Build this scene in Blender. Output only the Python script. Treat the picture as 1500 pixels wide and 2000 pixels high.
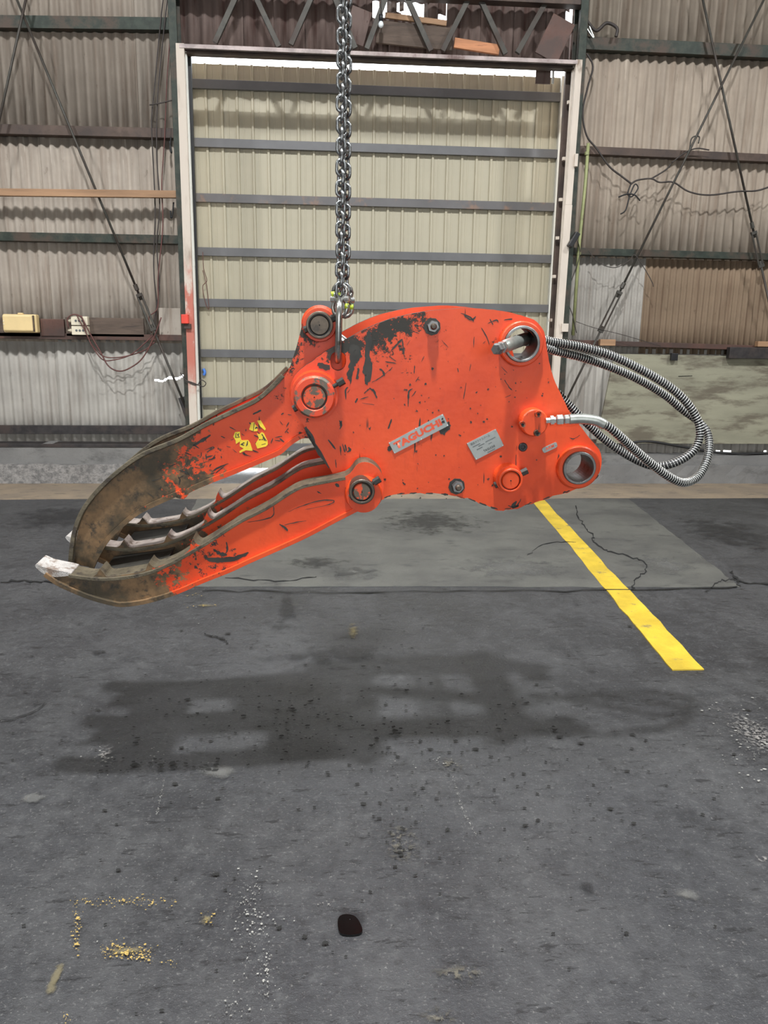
import bpy, bmesh, math, random
import numpy as np
from mathutils import Vector, Matrix, geometry
random.seed(7)
rng = np.random.default_rng(7)
for o in list(bpy.data.objects): bpy.data.objects.remove(o)
SC = bpy.context.scene
COL = SC.collection
# ------------------------------------------------------------------ camera
FPX, PITCH, YAW, ROLL, CAMH = 1500.0, math.radians(12.49), math.radians(4.31), math.radians(0.78), 1.5
CAM = Vector((0, 0, CAMH))
fw = Vector((math.sin(YAW)*math.cos(PITCH), math.cos(YAW)*math.cos(PITCH), -math.sin(PITCH)))
rt0 = Vector((math.cos(YAW), -math.sin(YAW), 0)); up0 = rt0.cross(fw)
RT = rt0*math.cos(ROLL) + up0*math.sin(ROLL); UP = up0*math.cos(ROLL) - rt0*math.sin(ROLL); FW = fw
cd = bpy.data.cameras.new('camera'); cam = bpy.data.objects.new('camera', cd); COL.objects.link(cam)
cam.matrix_world = Matrix(((RT.x, UP.x, -FW.x, CAM.x), (RT.y, UP.y, -FW.y, CAM.y), (RT.z, UP.z, -FW.z, CAM.z), (0, 0, 0, 1)))
cd.sensor_fit = 'VERTICAL'; cd.sensor_height = 24.0; cd.lens = 24.0*FPX/2000; cd.clip_start = .05; cd.clip_end = 300
SC.camera = cam
# ------------------------------------------------------------------ world, exposure
w = bpy.data.worlds.new('overcast_sky'); SC.world = w; w.use_nodes = True
bg = w.node_tree.nodes['Background']; bg.inputs[0].default_value = (.93, .97, 1, 1); bg.inputs[1].default_value = 7.5
vs = SC.view_settings; vs.view_transform = 'Standard'; vs.look = 'None'; vs.exposure = -0.1; vs.gamma = 1.0; vs.use_curve_mapping = False
LAMP_MAIN, LAMP_FILL = 1170.0, 760.0
LAMPS = [((-.1, .45, 8.6), LAMP_MAIN, .22), ((-6.6, 1.2, 8.6), LAMP_FILL, .45), ((6.8, 1.2, 8.6), LAMP_FILL, .45)]  # the two side lamps are unseen, added to fill shadow and even the wall

def ray(px, py):
    return (FW*FPX + RT*(px-750) + UP*(1000-py)).normalized()
def onY(px, py, Y):
    d = ray(px, py); return CAM + d*((Y-CAM.y)/d.y)
def onZ(px, py, z=0.0):
    d = ray(px, py); return CAM + d*((z-CAM.z)/d.z)
def pix(p):
    q = Vector(p)-CAM; z = q.dot(FW); return (750+FPX*q.dot(RT)/z, 1000-FPX*q.dot(UP)/z)

# ------------------------------------------------------------------ materials
class NT:
    def __init__(s, name):
        s.m = bpy.data.materials.new(name); s.m.use_nodes = True; s.t = s.m.node_tree
        s.b = s.t.nodes['Principled BSDF']; s.out = s.t.nodes['Material Output']
        s.tc = s.t.nodes.new('ShaderNodeTexCoord')
    def n(s, typ, **kw):
        x = s.t.nodes.new(typ)
        for k, v in kw.items(): setattr(x, k, v)
        return x
    def put(s, a, sock):
        if hasattr(a, 'is_linked') or isinstance(a, bpy.types.NodeSocket): s.t.links.new(a, sock)
        else: sock.default_value = a
    def vec(s, scale=(1, 1, 1), src='Object', rot=(0, 0, 0), loc=(0, 0, 0)):
        mp = s.n('ShaderNodeMapping'); mp.inputs['Scale'].default_value = scale; mp.inputs['Rotation'].default_value = rot
        mp.inputs['Location'].default_value = loc
        s.t.links.new(s.tc.outputs[src], mp.inputs[0]); return mp.outputs[0]
    def noise(s, scale, detail=4, rough=.55, vec=None, dist=0):
        x = s.n('ShaderNodeTexNoise'); x.inputs['Scale'].default_value = scale; x.inputs['Detail'].default_value = detail
        x.inputs['Roughness'].default_value = rough; x.inputs['Distortion'].default_value = dist
        s.t.links.new(vec if vec else s.tc.outputs['Object'], x.inputs['Vector']); return x.outputs[0]
    def ramp(s, f, lo, hi, a=0.0, b=1.0):
        x = s.n('ShaderNodeMapRange', interpolation_type='SMOOTHSTEP'); s.put(f, x.inputs[0])
        for i, v in zip((1, 2, 3, 4), (lo, hi, a, b)): x.inputs[i].default_value = v
        return x.outputs[0]
    def math(s, op, a, b=0.0):
        x = s.n('ShaderNodeMath', operation=op); s.put(a, x.inputs[0]); s.put(b, x.inputs[1]); return x.outputs[0]
    def mix(s, f, a, b):
        x = s.n('ShaderNodeMix', data_type='RGBA'); s.put(f, x.inputs[0])
        s.put(a if not isinstance(a, tuple) else (*a, 1), x.inputs[6]); s.put(b if not isinstance(b, tuple) else (*b, 1), x.inputs[7]); return x.outputs[2]
    def fin(s, col=None, rough=None, metal=None, bump=None, bstr=.3, bdist=.01, spec=None):
        if col is not None: s.put(col if not isinstance(col, tuple) else (*col, 1), s.b.inputs['Base Color'])
        if rough is not None: s.put(rough, s.b.inputs['Roughness'])
        if metal is not None: s.put(metal, s.b.inputs['Metallic'])
        if spec is not None: s.b.inputs['Specular IOR Level'].default_value = spec
        if bump is not None:
            x = s.n('ShaderNodeBump'); x.inputs['Strength'].default_value = bstr; x.inputs['Distance'].default_value = bdist
            s.t.links.new(bump, x.inputs['Height']); s.t.links.new(x.outputs[0], s.b.inputs['Normal'])
        return s.m
def simple(name, col, rough=.6, metal=0, var=.25, scale=8, col2=None, lo=.5, hi=.65, bstr=.0, stretch=(1, 1, 1)):
    """base colour with noise blotches of a second colour"""
    s = NT(name); v = s.vec(stretch)
    a = s.noise(scale, 5, .6, v)
    c = s.mix(s.ramp(a, .25, .75), tuple(x*(1-var) for x in col), tuple(min(1, x*(1+var)) for x in col))
    if col2: c = s.mix(s.ramp(s.noise(scale*1.7, 6, .65, v), lo, hi), c, col2)
    return s.fin(c, rough, metal, s.noise(scale*12, 3, .6) if bstr else None, bstr)
def srgb(r, g, b):
    f = lambda c: (c/255/12.92) if c/255 <= .04045 else ((c/255+.055)/1.055)**2.4
    return (f(r), f(g), f(b))

ORANGE = (.74, .082, .018); ORANGE2 = (.60, .056, .013)
DARKMETAL = (.035, .032, .026)
def paint(name, spots=(), base=.0, dirt=None, chips=.71):
    """orange paint, chipped to dark steel; spots = (x, y, z, radius, strength) where the chipping is dense; dirt = (x_dirty, x_clean)"""
    s = NT(name)
    c = s.mix(s.ramp(s.noise(3.5, 4), .3, .7), ORANGE2, ORANGE)
    c = s.mix(s.ramp(s.noise(30, 5, .7, s.vec((1, 1, .35))), .5, .8, 0, .35), c, (.40, .034, .012))
    k = s.math('MULTIPLY', s.math('ADD', s.noise(55, 8, .8), s.noise(13, 5, .65)), .5)
    k = s.math('ADD', k, base)
    for (x, y, z, r, st) in spots:
        d = s.n('ShaderNodeVectorMath', operation='DISTANCE'); s.t.links.new(s.tc.outputs['Object'], d.inputs[0]); d.inputs[1].default_value = (x, y, z)
        k = s.math('ADD', k, s.ramp(d.outputs['Value'], r*.25, r, st, 0))
    ch = s.ramp(k, chips-.035, chips-.005)
    # long thin scratches
    for rot, sc in (((0, .5, 0), (60, 60, 4)), ((0, -.9, 0), (55, 55, 3.5)), ((0, 1.7, 0), (70, 70, 5))):
        q = s.ramp(s.noise(1.0, 2, .4, s.vec(sc, rot=rot)), .735, .755)
        ch = s.math('MAXIMUM', ch, s.math('MULTIPLY', q, s.ramp(s.noise(4, 2), .5, .58)))
    c = s.mix(ch, c, DARKMETAL); ro = s.ramp(ch, 0, 1, .42, .6)
    if dirt:
        sx = s.n('ShaderNodeSeparateXYZ'); s.t.links.new(s.tc.outputs['Object'], sx.inputs[0])
        g = s.math('ADD', s.ramp(sx.outputs[0], dirt[0], dirt[1], 1, 0), s.math('MULTIPLY', s.math('SUBTRACT', s.math('ADD', s.noise(8, 6, .75), s.noise(38, 6, .75)), 1.0), 1.5))
        rust = s.mix(s.ramp(s.noise(9, 5, .65), .35, .65), (.055, .043, .026), (.21, .125, .06))
        rust = s.mix(s.ramp(s.noise(22, 5, .7), .5, .68), rust, (.035, .03, .022))
        f = s.ramp(g, .46, .56); c = s.mix(f, c, rust); ro = s.math('ADD', ro, s.math('MULTIPLY', f, .15))
    return s.fin(c, ro, 0, s.math('SUBTRACT', s.noise(60, 3), ch), .12, .004, spec=.35)

def asphalt():
    s = NT('floor_asphalt')
    big = s.noise(.5, 4, .55); mid = s.noise(2.4, 6, .65, s.vec((1, .75, 1))); fine = s.noise(20, 7, .75); grit = s.noise(95, 4, .75)
    c = s.mix(s.ramp(big, .3, .7), (.022, .0225, .025), (.048, .049, .053))
    c = s.mix(s.ramp(mid, .38, .66, 0, .65), c, (.060, .060, .061))
    c = s.mix(s.ramp(s.noise(4.2, 6, .7, s.vec((1, 1.2, 1), loc=(7, 3, 0))), .5, .68, 0, .7), c, (.021, .0215, .024))
    c = s.mix(s.ramp(fine, .52, .68, 0, .45), c, (.085, .086, .085))
    c = s.mix(s.ramp(fine, .46, .36, 0, .6), c, (.022, .022, .023))
    c = s.mix(s.ramp(grit, .57, .68, 0, .75), c, (.16, .158, .15))
    c = s.mix(s.ramp(grit, .42, .30, 0, .6), c, (.016, .016, .016))
    c = s.mix(s.ramp(s.noise(13, 6, .75, s.vec((.6, 2.0, 1), loc=(3, 1, 0))), .575, .63, 0, .85), c, (.012, .012, .013))
    r = s.math('ADD', s.ramp(mid, .3, .7, .36, .56), s.ramp(fine, .4, .7, -.04, .12))
    b = s.math('ADD', s.math('MULTIPLY', fine, .8), s.math('MULTIPLY', grit, .5))
    return s.fin(c, r, 0, b, .55, .008, spec=.5)
def concrete(name, a, b, dark, rough=.7, sc=2.2, bstr=.25):
    s = NT(name)
    c = s.mix(s.ramp(s.noise(sc, 5, .6), .32, .68), a, b)
    c = s.mix(s.ramp(s.noise(sc*2.1, 6, .7, s.vec((1, 2, 2), loc=(5, 2, 1))), .52, .72, 0, .8), c, dark)
    c = s.mix(s.ramp(s.noise(90, 4, .7), .58, .75, 0, .5), c, tuple(x*.45 for x in dark))
    return s.fin(c, rough, 0, s.noise(55, 5, .7), bstr, .006)
def slate(name, a, b, stain, streak=.5):
    s = NT(name)
    oi = s.n('ShaderNodeObjectInfo').outputs['Random']
    c = s.mix(oi, a, b)
    c = s.mix(s.ramp(s.noise(1.3, 5, .6), .3, .7, 0, .7), c, tuple(x*.68 for x in a))
    v = s.noise(5.5, 6, .65, s.vec((2.4, 1, .16)))
    c = s.mix(s.ramp(v, .48, .72, 0, streak), c, stain)
    c = s.mix(s.ramp(s.noise(19, 5, .7, s.vec((1, 1, .4))), .62, .75, 0, .55), c, tuple(x*.4 for x in stain))
    c = s.mix(s.ramp(s.noise(24, 3, .6, s.vec((1, 1, .1), loc=(2, 0, 4))), .66, .76, 0, .4), c, tuple(min(1, x*1.5) for x in b))
    return s.fin(c, .82, 0, s.noise(40, 4), .1, .004, spec=.25)
def steel(name, col, rust, f=.5, rough=.55, metal=.3, sc=3):
    s = NT(name)
    c = s.mix(s.ramp(s.noise(sc*4, 5, .65), .3, .7), tuple(x*.7 for x in col), tuple(x*1.25 for x in col))
    c = s.mix(s.ramp(s.noise(sc, 6, .7), f-.1, f+.1), c, rust)
    return s.fin(c, rough, metal, s.noise(60, 4), .1, .003)
def blot(name, col, edge=.55, nscale=4.0, alpha=1.0, rough=.7, col2=None, grain=0.0):
    """a stain, worn paint or toned blot: unit disc object whose noise-broken rim is see-through"""
    s = NT(name)
    L = s.n('ShaderNodeVectorMath', operation='LENGTH'); s.t.links.new(s.tc.outputs['Object'], L.inputs[0])
    oi = s.n('ShaderNodeObjectInfo')
    ge = s.n('ShaderNodeNewGeometry')
    no = s.n('ShaderNodeTexNoise'); no.inputs['Scale'].default_value = nscale*3; no.inputs['Detail'].default_value = 7; no.inputs['Roughness'].default_value = .7
    s.t.links.new(ge.outputs['Position'], no.inputs['Vector'])
    f = s.math('ADD', s.math('SUBTRACT', 1.0, L.outputs['Value']), s.math('MULTIPLY', s.math('SUBTRACT', no.outputs[0], .5), 2.2))
    f = s.ramp(f, edge-.30, edge+.30, 0, alpha)
    if grain:
        g = s.n('ShaderNodeTexNoise'); g.inputs['Scale'].default_value = 75; g.inputs['Detail'].default_value = 4; s.t.links.new(ge.outputs['Position'], g.inputs['Vector'])
        f = s.math('MULTIPLY', f, s.ramp(g.outputs[0], .5-.12*(1-grain)+.04, .56+.04))
    c = s.mix(s.ramp(no.outputs[0], .4, .6), col, col2 or col)
    s.fin(c, rough)
    tr = s.n('ShaderNodeBsdfTransparent'); mx = s.n('ShaderNodeMixShader')
    s.t.links.new(f, mx.inputs[0]); s.t.links.new(tr.outputs[0], mx.inputs[1]); s.t.links.new(s.b.outputs[0], mx.inputs[2]); s.t.links.new(mx.outputs[0], s.out.inputs[0])
    return s.m

M = {}
M['asphalt'] = asphalt()
M['slab'] = concrete('slab_concrete', (.112, .112, .100), (.070, .070, .066), (.034, .034, .035), .5, 1.9, .35)
M['beige'] = concrete('bare_concrete_strip', (.27, .21, .145), (.20, .16, .12), (.10, .085, .07), .75, 2.5)
M['kerb'] = concrete('kerb_concrete', (.20, .195, .185), (.15, .147, .142), (.085, .082, .078), .85, 1.5, .35)
M['kerb_rough'] = concrete('kerb_aggregate', (.30, .285, .27), (.15, .145, .14), (.03, .028, .027), .9, 22, 1.0)
M['outside'] = concrete('yard_concrete', (.5, .49, .47), (.42, .41, .4), (.3, .3, .3), .9)
M['slate_l'] = slate('slate_sheet_grey', srgb(168, 156, 143), srgb(184, 175, 163), srgb(124, 107, 93), .6)
M['slate_r'] = slate('slate_sheet_warm', srgb(172, 158, 143), srgb(184, 172, 156), srgb(130, 112, 96), .6)
M['slate_low'] = slate('slate_sheet_pale', srgb(170, 165, 157), srgb(186, 182, 174), srgb(132, 122, 112), .5)
M['slate_brown'] = slate('slate_sheet_brown', srgb(136, 117, 97), srgb(152, 132, 110), srgb(104, 84, 68), .7)
M['rust_sheet'] = slate('rusty_sheet', srgb(120, 103, 97), srgb(138, 122, 115), srgb(78, 52, 46), .85)
M['hall'] = simple('hall_cladding', srgb(150, 146, 140), .8, 0, .15, 2)
M['green'] = steel('green_painted_steel', (.034, .044, .034), (.075, .052, .038), .56)
M['brown'] = steel('brown_rusted_steel', (.105, .072, .056), (.055, .040, .034), .52)
M['dark_steel'] = steel('dark_rail_steel', (.038, .034, .034), (.06, .045, .04), .55)
M['reddish'] = steel('red_oxide_steel', (.13, .066, .050), (.075, .048, .04), .5)
M['wood'] = simple('timber', (.34, .20, .11), .7, 0, .3, 5, (.16, .09, .05), .55, .75, .1, (.25, 3, 3))
M['darkwood'] = simple('dark_board', (.105, .074, .055), .75, 0, .35, 5, (.055, .04, .032), .5, .7, .1, (.3, 3, 3))
M['orangewood'] = simple('new_timber', (.52, .23, .11), .7, 0, .25, 5, (.30, .12, .06), .55, .7, 0, (.3, 3, 3))
M['ply'] = simple('weathered_plywood', (.26, .25, .18), .75, 0, .2, 1.6, (.13, .112, .08), .46, .62, .1, (.6, 1, 2.6))
M['jamb'] = simple('jamb_paint', srgb(208, 196, 182), .65, 0, .12, 4, srgb(140, 120, 104), .6, .72, .05, (1, 1, .3))
q_ = NT('jamb_red_paint'); sx_ = q_.n('ShaderNodeSeparateXYZ'); q_.t.links.new(q_.tc.outputs['Object'], sx_.inputs[0])
zn_ = q_.math('ADD', sx_.outputs[2], q_.math('MULTIPLY', q_.noise(5, 6, .7, q_.vec((1, 1, .35))), .9))
msk_ = q_.math('MULTIPLY', q_.ramp(zn_, 1.15, 1.75), q_.ramp(zn_, 2.75, 2.45)); msk_ = q_.math('MULTIPLY', msk_, q_.ramp(q_.noise(4, 5, .7, q_.vec((1, 1, .5), loc=(2, 0, 3))), .4, .52))
M['jamb_red'] = q_.fin(q_.mix(msk_, q_.mix(q_.ramp(q_.noise(5, 5, .6, q_.vec((1, 1, .3))), .5, .75), srgb(206, 194, 180), srgb(146, 126, 110)), srgb(188, 112, 96)), .65)
M['header'] = steel('header_pink_primer', (.50, .42, .40), (.16, .105, .095), .60, .7, .0, 2.2)
M['door'] = simple('door_sheet_ivory', srgb(180, 173, 151), .5, 0, .04, 2)
M['door_edge'] = simple('door_edge_white', srgb(214, 214, 206), .5, 0, .05, 2)
M['galv'] = simple('galvanised_rail', (.135, .135, .138), .5, .3, .12, 3)
M['galv_rust'] = simple('galvanised_rail_rusty', (.135, .13, .13), .5, .3, .12, 3, (.24, .16, .12), .54, .68)
M['yellow'] = simple('yellow_line_paint', (.56, .39, .03), .6, 0, .2, 5, (.24, .19, .07), .57, .68, .3)
M['cream'] = simple('cream_plastic', srgb(226, 200, 146), .5, 0, .06, 6)
M['ivory'] = simple('ivory_plastic', srgb(222, 212, 188), .5, 0, .06, 6)
M['black'] = simple('black_rubber', (.012, .012, .013), .45, 0, .2, 10)
M['cable'] = simple('cable_sheath', (.045, .036, .032), .6, 0, .3, 10)
M['redcable'] = simple('red_brown_cable', (.12, .045, .038), .6, 0, .3, 10)
M['rod'] = steel('rod_steel', (.07, .066, .056), (.05, .035, .028), .55)
M['pole'] = simple('yellow_green_conduit', (.33, .35, .16), .55, 0, .2, 6, (.2, .19, .1), .55, .68)
M['chain'] = simple('chain_steel', (.30, .31, .31), .33, .95, .35, 30, (.12, .12, .12), .5, .62)
M['chainlime'] = simple('lime_paint', (.50, .62, .05), .5, 0, .2, 20, (.3, .3, .25), .55, .65)
M['ring'] = simple('ring_steel', (.36, .36, .34), .3, .95, .3, 25, (.20, .17, .14), .5, .65)
M['silver'] = simple('plated_steel', (.72, .73, .70), .24, .95, .12, 25)
M['zinc'] = simple('zinc_sleeve', (.48, .50, .46), .4, .85, .2, 30)
M['coil'] = simple('spring_wire', (.80, .80, .75), .32, .8, .1, 30)
M['bore'] = simple('bore_steel', (.20, .20, .195), .48, .8, .25, 14, (.12, .11, .10), .52, .66)
M['pin'] = simple('pin_steel', (.10, .078, .058), .45, .6, .3, 18, (.05, .042, .035), .5, .65)
M['pin_paint'] = simple('pin_worn_paint', (.11, .085, .062), .5, .4, .3, 20, (.66, .085, .03), .50, .56)
M['collar_worn'] = simple('collar_worn_paint', (.12, .10, .075), .5, .3, .3, 10, (.66, .065, .022), .44, .50)
M['edge'] = simple('worn_edge', (.12, .10, .066), .55, .35, .35, 14, (.055, .045, .035), .5, .65, .2)
M['worn'] = simple('bright_worn_steel', (.52, .49, .46), .5, .45, .25, 20, (.25, .19, .15), .5, .66, .4)
M['teeth'] = simple('worn_tooth_steel', (.34, .29, .26), .5, .45, .3, 16, (.13, .09, .065), .52, .68, .3)
M['plate'] = simple('name_plate', (.30, .315, .30), .42, .6, .08, 20)
M['platered'] = simple('name_plate_red', (.72, .085, .03), .5, 0, .12, 20)
M['ink'] = simple('ink', (.02, .02, .02), .5)
M['inkgrey'] = simple('grey_ink', (.12, .13, .13), .5)
M['sticker'] = simple('yellow_sticker', (.86, .66, .035), .5, 0, .1, 20)
M['redbox'] = simple('red_plastic', (.75, .06, .035), .5, 0, .1, 10)
M['blue'] = simple('blue_tape', (.08, .24, .75), .5)
M['dirt_or_shade'] = simple('bare_steel_or_shade', (.030, .028, .023), .55, .1, .3, 20)
M['crack'] = simple('crack_dark', (.006, .006, .006), .95)
M['oil'] = simple('wet_oil', (.002, .002, .002), .16)
M['fleck_y'] = simple('yellow_fleck', (.36, .25, .07), .7, 0, .3, 20)
M['fleck_w'] = simple('pale_fleck', (.27, .265, .24), .7, 0, .4, 20)
M['fleck_d'] = simple('dark_pit', (.012, .012, .011), .9)
M['glass'] = simple('bulb_glass', (.75, .8, .85), .15)
M['lamp_body'] = simple('lamp_housing', (.25, .26, .27), .4, .6)

# ------------------------------------------------------------------ builders
ORG = {}
def link(o, parent=None):
    COL.objects.link(o)
    if parent is not None:
        o.parent = parent
    return o
def org(parent):
    return ORG.get(parent.name, Vector((0, 0, 0))) if parent is not None else Vector((0, 0, 0))
def thing(name, loc, label, cat=None, group=None, kind=None):
    o = bpy.data.objects.new(name, None); o.empty_display_size = .1; COL.objects.link(o); o.location = loc; ORG[o.name] = Vector(loc)
    o['label'] = label
    if cat: o['category'] = cat
    if group: o['group'] = group
    if kind: o['kind'] = kind
    return o
def tag(o, label, cat=None, group=None, kind=None):
    o['label'] = label
    if cat: o['category'] = cat
    if group: o['group'] = group
    if kind: o['kind'] = kind
    return o
def build(name, vf, mat, parent=None, smooth=False, bevel=0.0, at=None, mats=None, fm=None, solid=0.0):
    """one mesh object from world-space verts; its origin is its thing's origin (or `at`)"""
    V, F = vf
    base = org(parent)
    o0 = Vector(at) if at is not None else base
    me = bpy.data.meshes.new(name)
    me.from_pydata([tuple(Vector(v)-o0) for v in V], [], [tuple(f) for f in F])
    bm = bmesh.new(); bm.from_mesh(me)
    if fm is not None:
        bm.faces.ensure_lookup_table()
        for i, k in enumerate(fm): bm.faces[i].material_index = k
    bmesh.ops.recalc_face_normals(bm, faces=bm.faces)
    if smooth:
        for f in bm.faces: f.smooth = True
    bm.to_mesh(me); bm.free()
    for m_ in (mats or [mat]): me.materials.append(M[m_] if isinstance(m_, str) else m_)
    o = bpy.data.objects.new(name, me); link(o, parent); o.location = o0-base if parent is not None else o0
    ORG[o.name] = o0
    if smooth: me.shade_smooth() if False else None
    if solid:
        md = o.modifiers.new('solid', 'SOLIDIFY'); md.thickness = solid; md.offset = 0
    if bevel:
        md = o.modifiers.new('bevel', 'BEVEL'); md.width = bevel; md.segments = 2; md.limit_method = 'ANGLE'; md.angle_limit = math.radians(40)
    return o
def inst(name, me, mtx, parent=None):
    o = bpy.data.objects.new(name, me); link(o, parent); b = org(parent)
    o.matrix_local = Matrix.Translation(-b) @ mtx if parent is not None else mtx
    return o
def cat(*vfs):
    V, F = [], []
    for v, f in vfs:
        k = len(V); V += list(v); F += [tuple(i+k for i in q) for q in f]
    return V, F
def box(x0, x1, y0, y1, z0, z1):
    V = [Vector((x, y, z)) for x in (x0, x1) for y in (y0, y1) for z in (z0, z1)]
    return V, [(0, 1, 3, 2), (4, 6, 7, 5), (0, 4, 5, 1), (2, 3, 7, 6), (0, 2, 6, 4), (1, 5, 7, 3)]
def bar(a, b, w, h, updir=Vector((0, 0, 1))):
    """box beam from a to b"""
    a, b = Vector(a), Vector(b); d = (b-a).normalized(); s = d.cross(updir).normalized(); u = s.cross(d)
    V = [p + s*(i*w/2) + u*(j*h/2) for p in (a, b) for i in (-1, 1) for j in (-1, 1)]
    return V, [(0, 1, 3, 2), (4, 6, 7, 5), (0, 4, 5, 1), (2, 3, 7, 6), (0, 2, 6, 4), (1, 5, 7, 3)]
def frames(P, closed=False):
    n = len(P); T = []
    for i in range(n):
        a = P[(i-1) % n] if (closed or i) else P[i]; b = P[(i+1) % n] if (closed or i < n-1) else P[i]
        T.append((b-a).normalized())
    r = T[0].cross(Vector((.31, .52, .79))).normalized(); out = []
    for t in T:
        r = (r - t*r.dot(t)).normalized(); out.append((t, r, t.cross(r)))
    return out
def tube(P, r, n=8, closed=False, caps=True):
    P = [Vector(p) for p in P]; fr = frames(P, closed); V, F = [], []
    R = r if isinstance(r, (list, tuple)) else [r]*len(P)
    for p, (t, a, b), rr in zip(P, fr, R):
        for k in range(n):
            q = 2*math.pi*k/n; V.append(p + a*(rr*math.cos(q)) + b*(rr*math.sin(q)))
    m = len(P)
    for i in range(m if closed else m-1):
        j = (i+1) % m
        for k in range(n): F.append((i*n+k, i*n+(k+1) % n, j*n+(k+1) % n, j*n+k))
    if caps and not closed: F += [tuple(range(n)), tuple(range((m-1)*n, m*n))]
    return V, F
def lathe(c, axis, prof, n=28, ref=None):
    """rings (radius, offset along axis); closed with caps at both ends"""
    axis = Vector(axis).normalized(); a = axis.cross(ref or Vector((.2, .3, .93))).normalized(); b = axis.cross(a); V, F = [], []
    for r, h in prof:
        for k in range(n):
            q = 2*math.pi*k/n; V.append(Vector(c) + axis*h + a*(r*math.cos(q)) + b*(r*math.sin(q)))
    for i in range(len(prof)-1):
        for k in range(n): F.append((i*n+k, i*n+(k+1) % n, (i+1)*n+(k+1) % n, (i+1)*n+k))
    F += [tuple(range(n)), tuple(range((len(prof)-1)*n, len(prof)*n))]
    return V, F
def annulus(c, axis, ri, ro, h0, h1, n=40):
    axis = Vector(axis).normalized(); a = axis.cross(Vector((.2, .3, .93))).normalized(); b = axis.cross(a); V, F = [], []
    ch = min((ro-ri)*.25, abs(h1-h0)*.3)*(1 if h1 > h0 else -1)
    prof = [(ri, h0), (ro, h0), (ro, h1-ch), (ro-abs(ch), h1), (ri+abs(ch)*.4, h1), (ri, h1-ch*.4)]
    for r, h in prof:
        for k in range(n):
            q = 2*math.pi*k/n; V.append(Vector(c) + axis*h + a*(r*math.cos(q)) + b*(r*math.sin(q)))
    m = len(prof)
    for i in range(m):
        j = (i+1) % m
        for k in range(n): F.append((i*n+k, i*n+(k+1) % n, j*n+(k+1) % n, j*n+k))
    return V, F
def smooth_px(pts, closed=True, k=4):
    """Catmull-Rom through (x, y) points; a third element marks a sharp corner"""
    n = len(pts); out = []
    for i in range(n if closed else n-1):
        p1 = np.array(pts[i][:2], float); p2 = np.array(pts[(i+1) % n][:2], float)
        c1 = len(pts[i]) > 2; c2 = len(pts[(i+1) % n]) > 2
        p0 = np.array(pts[(i-1) % n][:2], float) if (closed or i > 0) else p1
        p3 = np.array(pts[(i+2) % n][:2], float) if (closed or i < n-2) else p2
        m1 = (p2-p1) if c1 else (p2-p0)/2; m2 = (p2-p1) if c2 else (p3-p1)/2
        L = np.linalg.norm(p2-p1)
        for m_ in (m1, m2):
            l = np.linalg.norm(m_)
            if l > 1.3*L: m_ *= 1.3*L/l
        kk = 1 if (c1 and c2) else k
        for j in range(kk):
            t = j/kk; h = (2*t**3-3*t*t+1, t**3-2*t*t+t, -2*t**3+3*t*t, t**3-t*t)
            out.append(tuple(h[0]*p1+h[1]*m1+h[2]*p2+h[3]*m2))
    if not closed: out.append(tuple(pts[-1][:2]))
    return out
def spline3(P, k=6):
    P = [Vector(p) for p in P]; out = []; n = len(P)
    for i in range(n-1):
        p0 = P[max(i-1, 0)]; p1 = P[i]; p2 = P[i+1]; p3 = P[min(i+2, n-1)]
        for j in range(k):
            t = j/k
            out.append(.5*((2*p1) + (p2-p0)*t + (2*p0-5*p1+4*p2-p3)*t*t + (3*p1-p0-3*p2+p3)*t**3))
    out.append(P[-1]); return out
def resample(P, step):
    P = [Vector(p) for p in P]; s = [0]
    for a, b in zip(P, P[1:]): s.append(s[-1]+(b-a).length)
    n = max(2, int(s[-1]/step)); out = []; j = 0
    for i in range(n+1):
        q = s[-1]*i/n
        while j < len(P)-2 and s[j+1] < q: j += 1
        d = s[j+1]-s[j]; out.append(P[j].lerp(P[j+1], (q-s[j])/d if d else 0))
    return out
def textmesh(body, size=1.0, extrude=0.0, spacing=1.0, shear=0.0, bold=0.0):
    c = bpy.data.curves.new('lettering', 'FONT'); c.body = body; c.size = size; c.extrude = extrude; c.align_x = 'CENTER'; c.align_y = 'CENTER'
    c.space_character = spacing; c.shear = shear; c.offset = bold; c.resolution_u = 2
    o = bpy.data.objects.new('lettering', c); COL.objects.link(o)
    dg = bpy.context.evaluated_depsgraph_get(); me = bpy.data.meshes.new_from_object(o.evaluated_get(dg))
    bpy.data.objects.remove(o); bpy.data.curves.remove(c); return me

# ------------------------------------------------------------------ planes of the place
YK = onZ(750, 944).y          # front face of the concrete kerb
YS = YK + .22                 # cladding of the far wall
YD = YK + .78                 # sliding door, hung outside the wall
def WS(px, py, dy=0.0): return onY(px, py, YS+dy)
# ------------------------------------------------------------------ floor
XL, XR, YB, ROOF = -10.0, 10.5, -9.0, 9.6
floor = build('floor', box(XL-.2, XR+.2, YB-.2, YK+.9, -.25, 0), 'asphalt', at=(0, 0, 0)); tag(floor, 'dark worn asphalt workshop floor', 'floor', kind='structure')
yard = build('ground', box(-30, 30, YK+.9, 45, -.3, -.03), 'outside', at=(0, 0, 0)); tag(yard, 'pale concrete yard outside the sliding door', 'ground', kind='structure')
def flat(name, pts, z0, z1, mat, parent, px=True, bevel=0.0):
    P = [onZ(*p) if px else Vector((p[0], p[1], 0)) for p in pts]; n = len(P)
    V = [Vector((p.x, p.y, z1)) for p in P] + [Vector((p.x, p.y, z0)) for p in P]
    T = geometry.tessellate_polygon([[Vector((p.x, p.y, 0)) for p in P]])
    F = [tuple(t) for t in T] + [tuple(i+n for i in t) for t in T] + [(i, (i+1) % n, (i+1) % n+n, i+n) for i in range(n)]
    return build(name, (V, F), mat, parent, bevel=bevel)
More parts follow.
